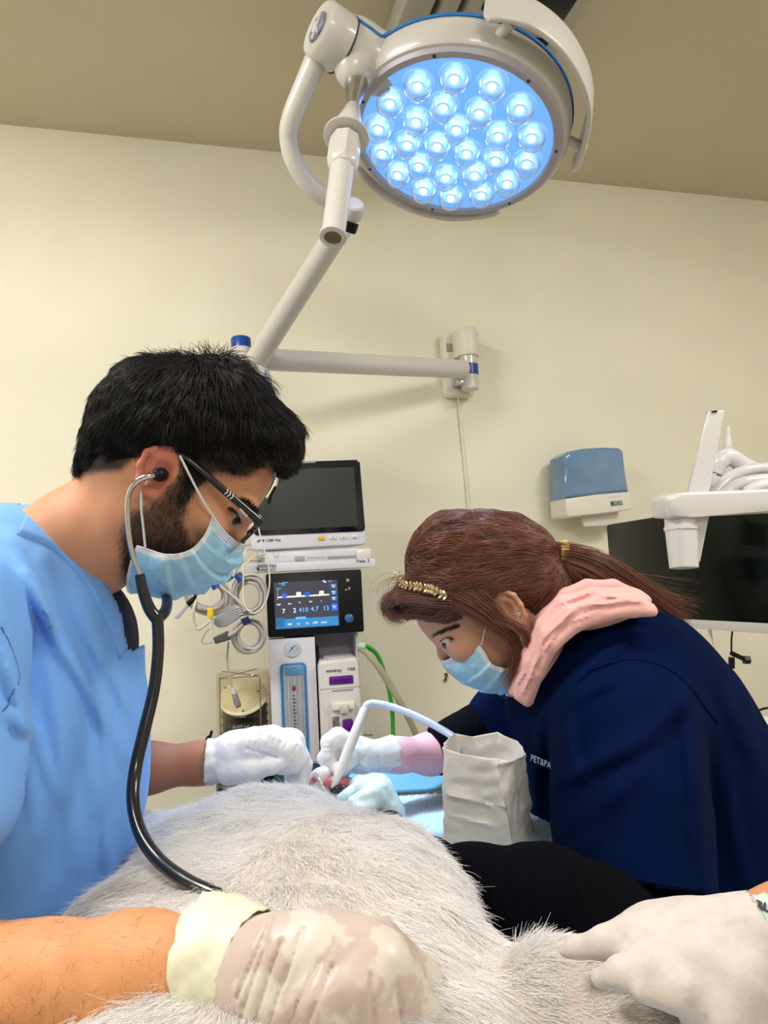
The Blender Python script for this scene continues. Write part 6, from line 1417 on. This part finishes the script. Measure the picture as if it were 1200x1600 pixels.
wbd = npmesh('wristband', np.array(V), np.array([(2*i, 2*i+1, (2*i+3) % (2*n_), (2*i+2) % (2*n_)) for i in range(n_)]), wbm, HP); s_ = wbd.modifiers.new('t', 'SOLIDIFY'); s_.thickness = .001; s_.offset = 1
surf = bvh_of(np.array(V), np.array([(2*i, 2*i+1, (2*i+3) % (2*n_), (2*i+2) % (2*n_)) for i in range(n_)]))
try: surftext('RBL', 1186, 1420, .0075, DARKT, wbd, surf, .2, .0016, .46, lift=.0022).name = 'band_text'
except Exception as e_: print('bandtext', e_)

# ------------------------------------------------------------------ the dog
DG = root('dog', 'fluffy white dog lying on the table with its mouth held open', 'dog', tuple(gw(-0.08, 0.75, TZ)))
dg = Body(.006)
def ge(x, g, z, rx, rg_, rz, yaw=0.0, k=.04, roll=0.0):
    a = math.radians(yaw); B0 = np.array([[math.cos(a), math.sin(a), 0], [-math.sin(a), math.cos(a), 0], [0, 0, 1.]]); dg.q(G(x, g, z), (rx, rg_, rz), B0 @ GB, k)
def gc(a, b, ra, rb, k=.03): dg.capq(G(*a), G(*b), ra, rb, k)
ge(-0.11, 0.74, TZ+.045, .18, .25, .080); ge(-0.09, 0.55, TZ+.040, .17, .20, .070); ge(-.21, .74, TZ+.035, .12, .20, .065)
ge(-0.185, 0.89, TZ+.055, .11, .12, .062)
gc((-.17, .91, TZ+.050), (-.12, 1.03, TZ+.018), .075, .046)
ge(-.095, 1.08, TZ+.022, .055, .065, .036, 10, .03)
gc((-.27, .96, TZ+.04), (-.33, 1.02, TZ+.04), .05, .035)
dg.chain([(760, 1560, .63, 75), (880, 1572, .55, 78), (1000, 1612, .50, 68), (1120, 1680, .47, 56)], .03)
dV, dF = dg.build(lambda p: .006*vnoise(p, 14, 3)+.004*vnoise(p, 35, 5), 1); dV = onto_table(dV)
dogb = npmesh('body', dV, dF, mat('dog_skin_cream', (0.58, 0.50, 0.44), .9), DG)
mz = Body(.0022)                                     # muzzle, upper and lower jaw
mz.chain([(490, 1250, 1.12, 26), (490, 1228, 1.115, 17), (502, 1212, 1.11, 11), (508, 1206, 1.11, 7)], .012)
mz.chain([(510, 1262, 1.11, 24), (540, 1252, 1.09, 12), (568, 1256, 1.08, 9), (585, 1262, 1.075, 7)], .012)
V, F = mz.build(); npmesh('muzzle', V, F, mat('muzzle_white', (0.72, 0.70, 0.70), .8, bump=.5, bscale=200), DG)
ctube('lip', [(516, 1238, 1.085), (526, 1234, 1.083), (538, 1234, 1.082), (547, 1238, 1.082)], [.004, .0065, .0065, .004], mat('lip_black', (0.02, 0.02, 0.03), .25), DG, 12)
ctube('tongue', [(505, 1228, 1.10), (520, 1222, 1.10), (536, 1224, 1.10), (548, 1230, 1.10)], [.004, .009, .009, .005], mat('tongue_pink', (0.62, 0.16, 0.18), .3, sss=.2), DG, 14)
ctube('nose', [(578, 1256, 1.07), (584, 1261, 1.068), (587, 1268, 1.068)], [.004, .007, .004], mat('nose_dark', (0.03, 0.025, 0.04), .35), DG, 14)
for x_, y_ in ((497, 1216), (500, 1222), (503, 1228), (508, 1234), (514, 1237)):
    cax('tooth', (x_, y_, 1.098), (x_+4, y_+5, 1.088), [(0, 0), (.0022, 0), (.0018, .5), (.0003, 1), (0, 1)], mat('tooth_ivory', (0.80, 0.76, 0.62), .3), DG, 8)
ctube('gum', [(478, 1226, 1.095), (486, 1222, 1.094), (493, 1216, 1.094)], .004, mat('gum_red', (0.45, 0.08, 0.14), .4), DG, 10)
ctube('ear', [(478, 1262, 1.10), (462, 1252, 1.09), (450, 1240, 1.08)], [.018, .015, .004], MATS['muzzle_white'], DG, 14)
FUR = hairmat('fur_white', (0.80, 0.77, 0.75), (0.89, 0.89, 0.90), .6, .25)
def fur(K, Lf, name, V, F, r0=.00024, r1=.00006, wild=.13, m=None, lift=.34, curl=.22):
    Pp, Nn = sample(V, F, K); gz = Pp @ gG; cen_ = G(-.09, 0, 0); lat = (Pp-cen_) @ gR
    D = -gG*.55+gR*np.clip(lat*6, -1, 1)[:, None]*.8-gU*.12
    q = Pp; D = D+0.9*np.stack([vnoise(q, 13, 21), vnoise(q, 13, 22), vnoise(q, 13, 23)], 1)*.6
    cl1 = np.stack([vnoise(q, 60, 31), vnoise(q, 60, 32), vnoise(q, 60, 33)], 1)*curl
    D = unit(D+cl1); D = unit(D-Nn*(D*Nn).sum(1, keepdims=True)+Nn*lift+rng.normal(0, wild, D.shape))
    L = (Lf*(0.65+.5*rng.random(len(Pp)))*(1+.25*vnoise(q, 30, 41)))[:, None]; cv = rng.normal(0, .12, D.shape)
    S = np.stack([Pp-Nn*.001+D*L*t+cv*L*t*t-Nn*L*.18*t*t-gU*L*.06*t*t for t in (0, .3, .65, 1)], 1)
    p2 = topx(Pp); fx = (p2[:, 0] > -200) & (p2[:, 0] < 1400) & (p2[:, 1] < 1900)
    return strands(name, S[fx], r0, r1, m or FUR, DG)
legz = ((dV @ gR) > .10) & ((dV @ gG) < .62)
lf = legz[dF].all(1)
fur(150000, .021, 'fur', dV, dF[~lf]); fur(16000, .011, 'leg_fur', dV, dF[lf], lift=.3)
fur(2500, .028, 'long_fur', dV, dF[~lf], r0=.00018, wild=.3, lift=.55)
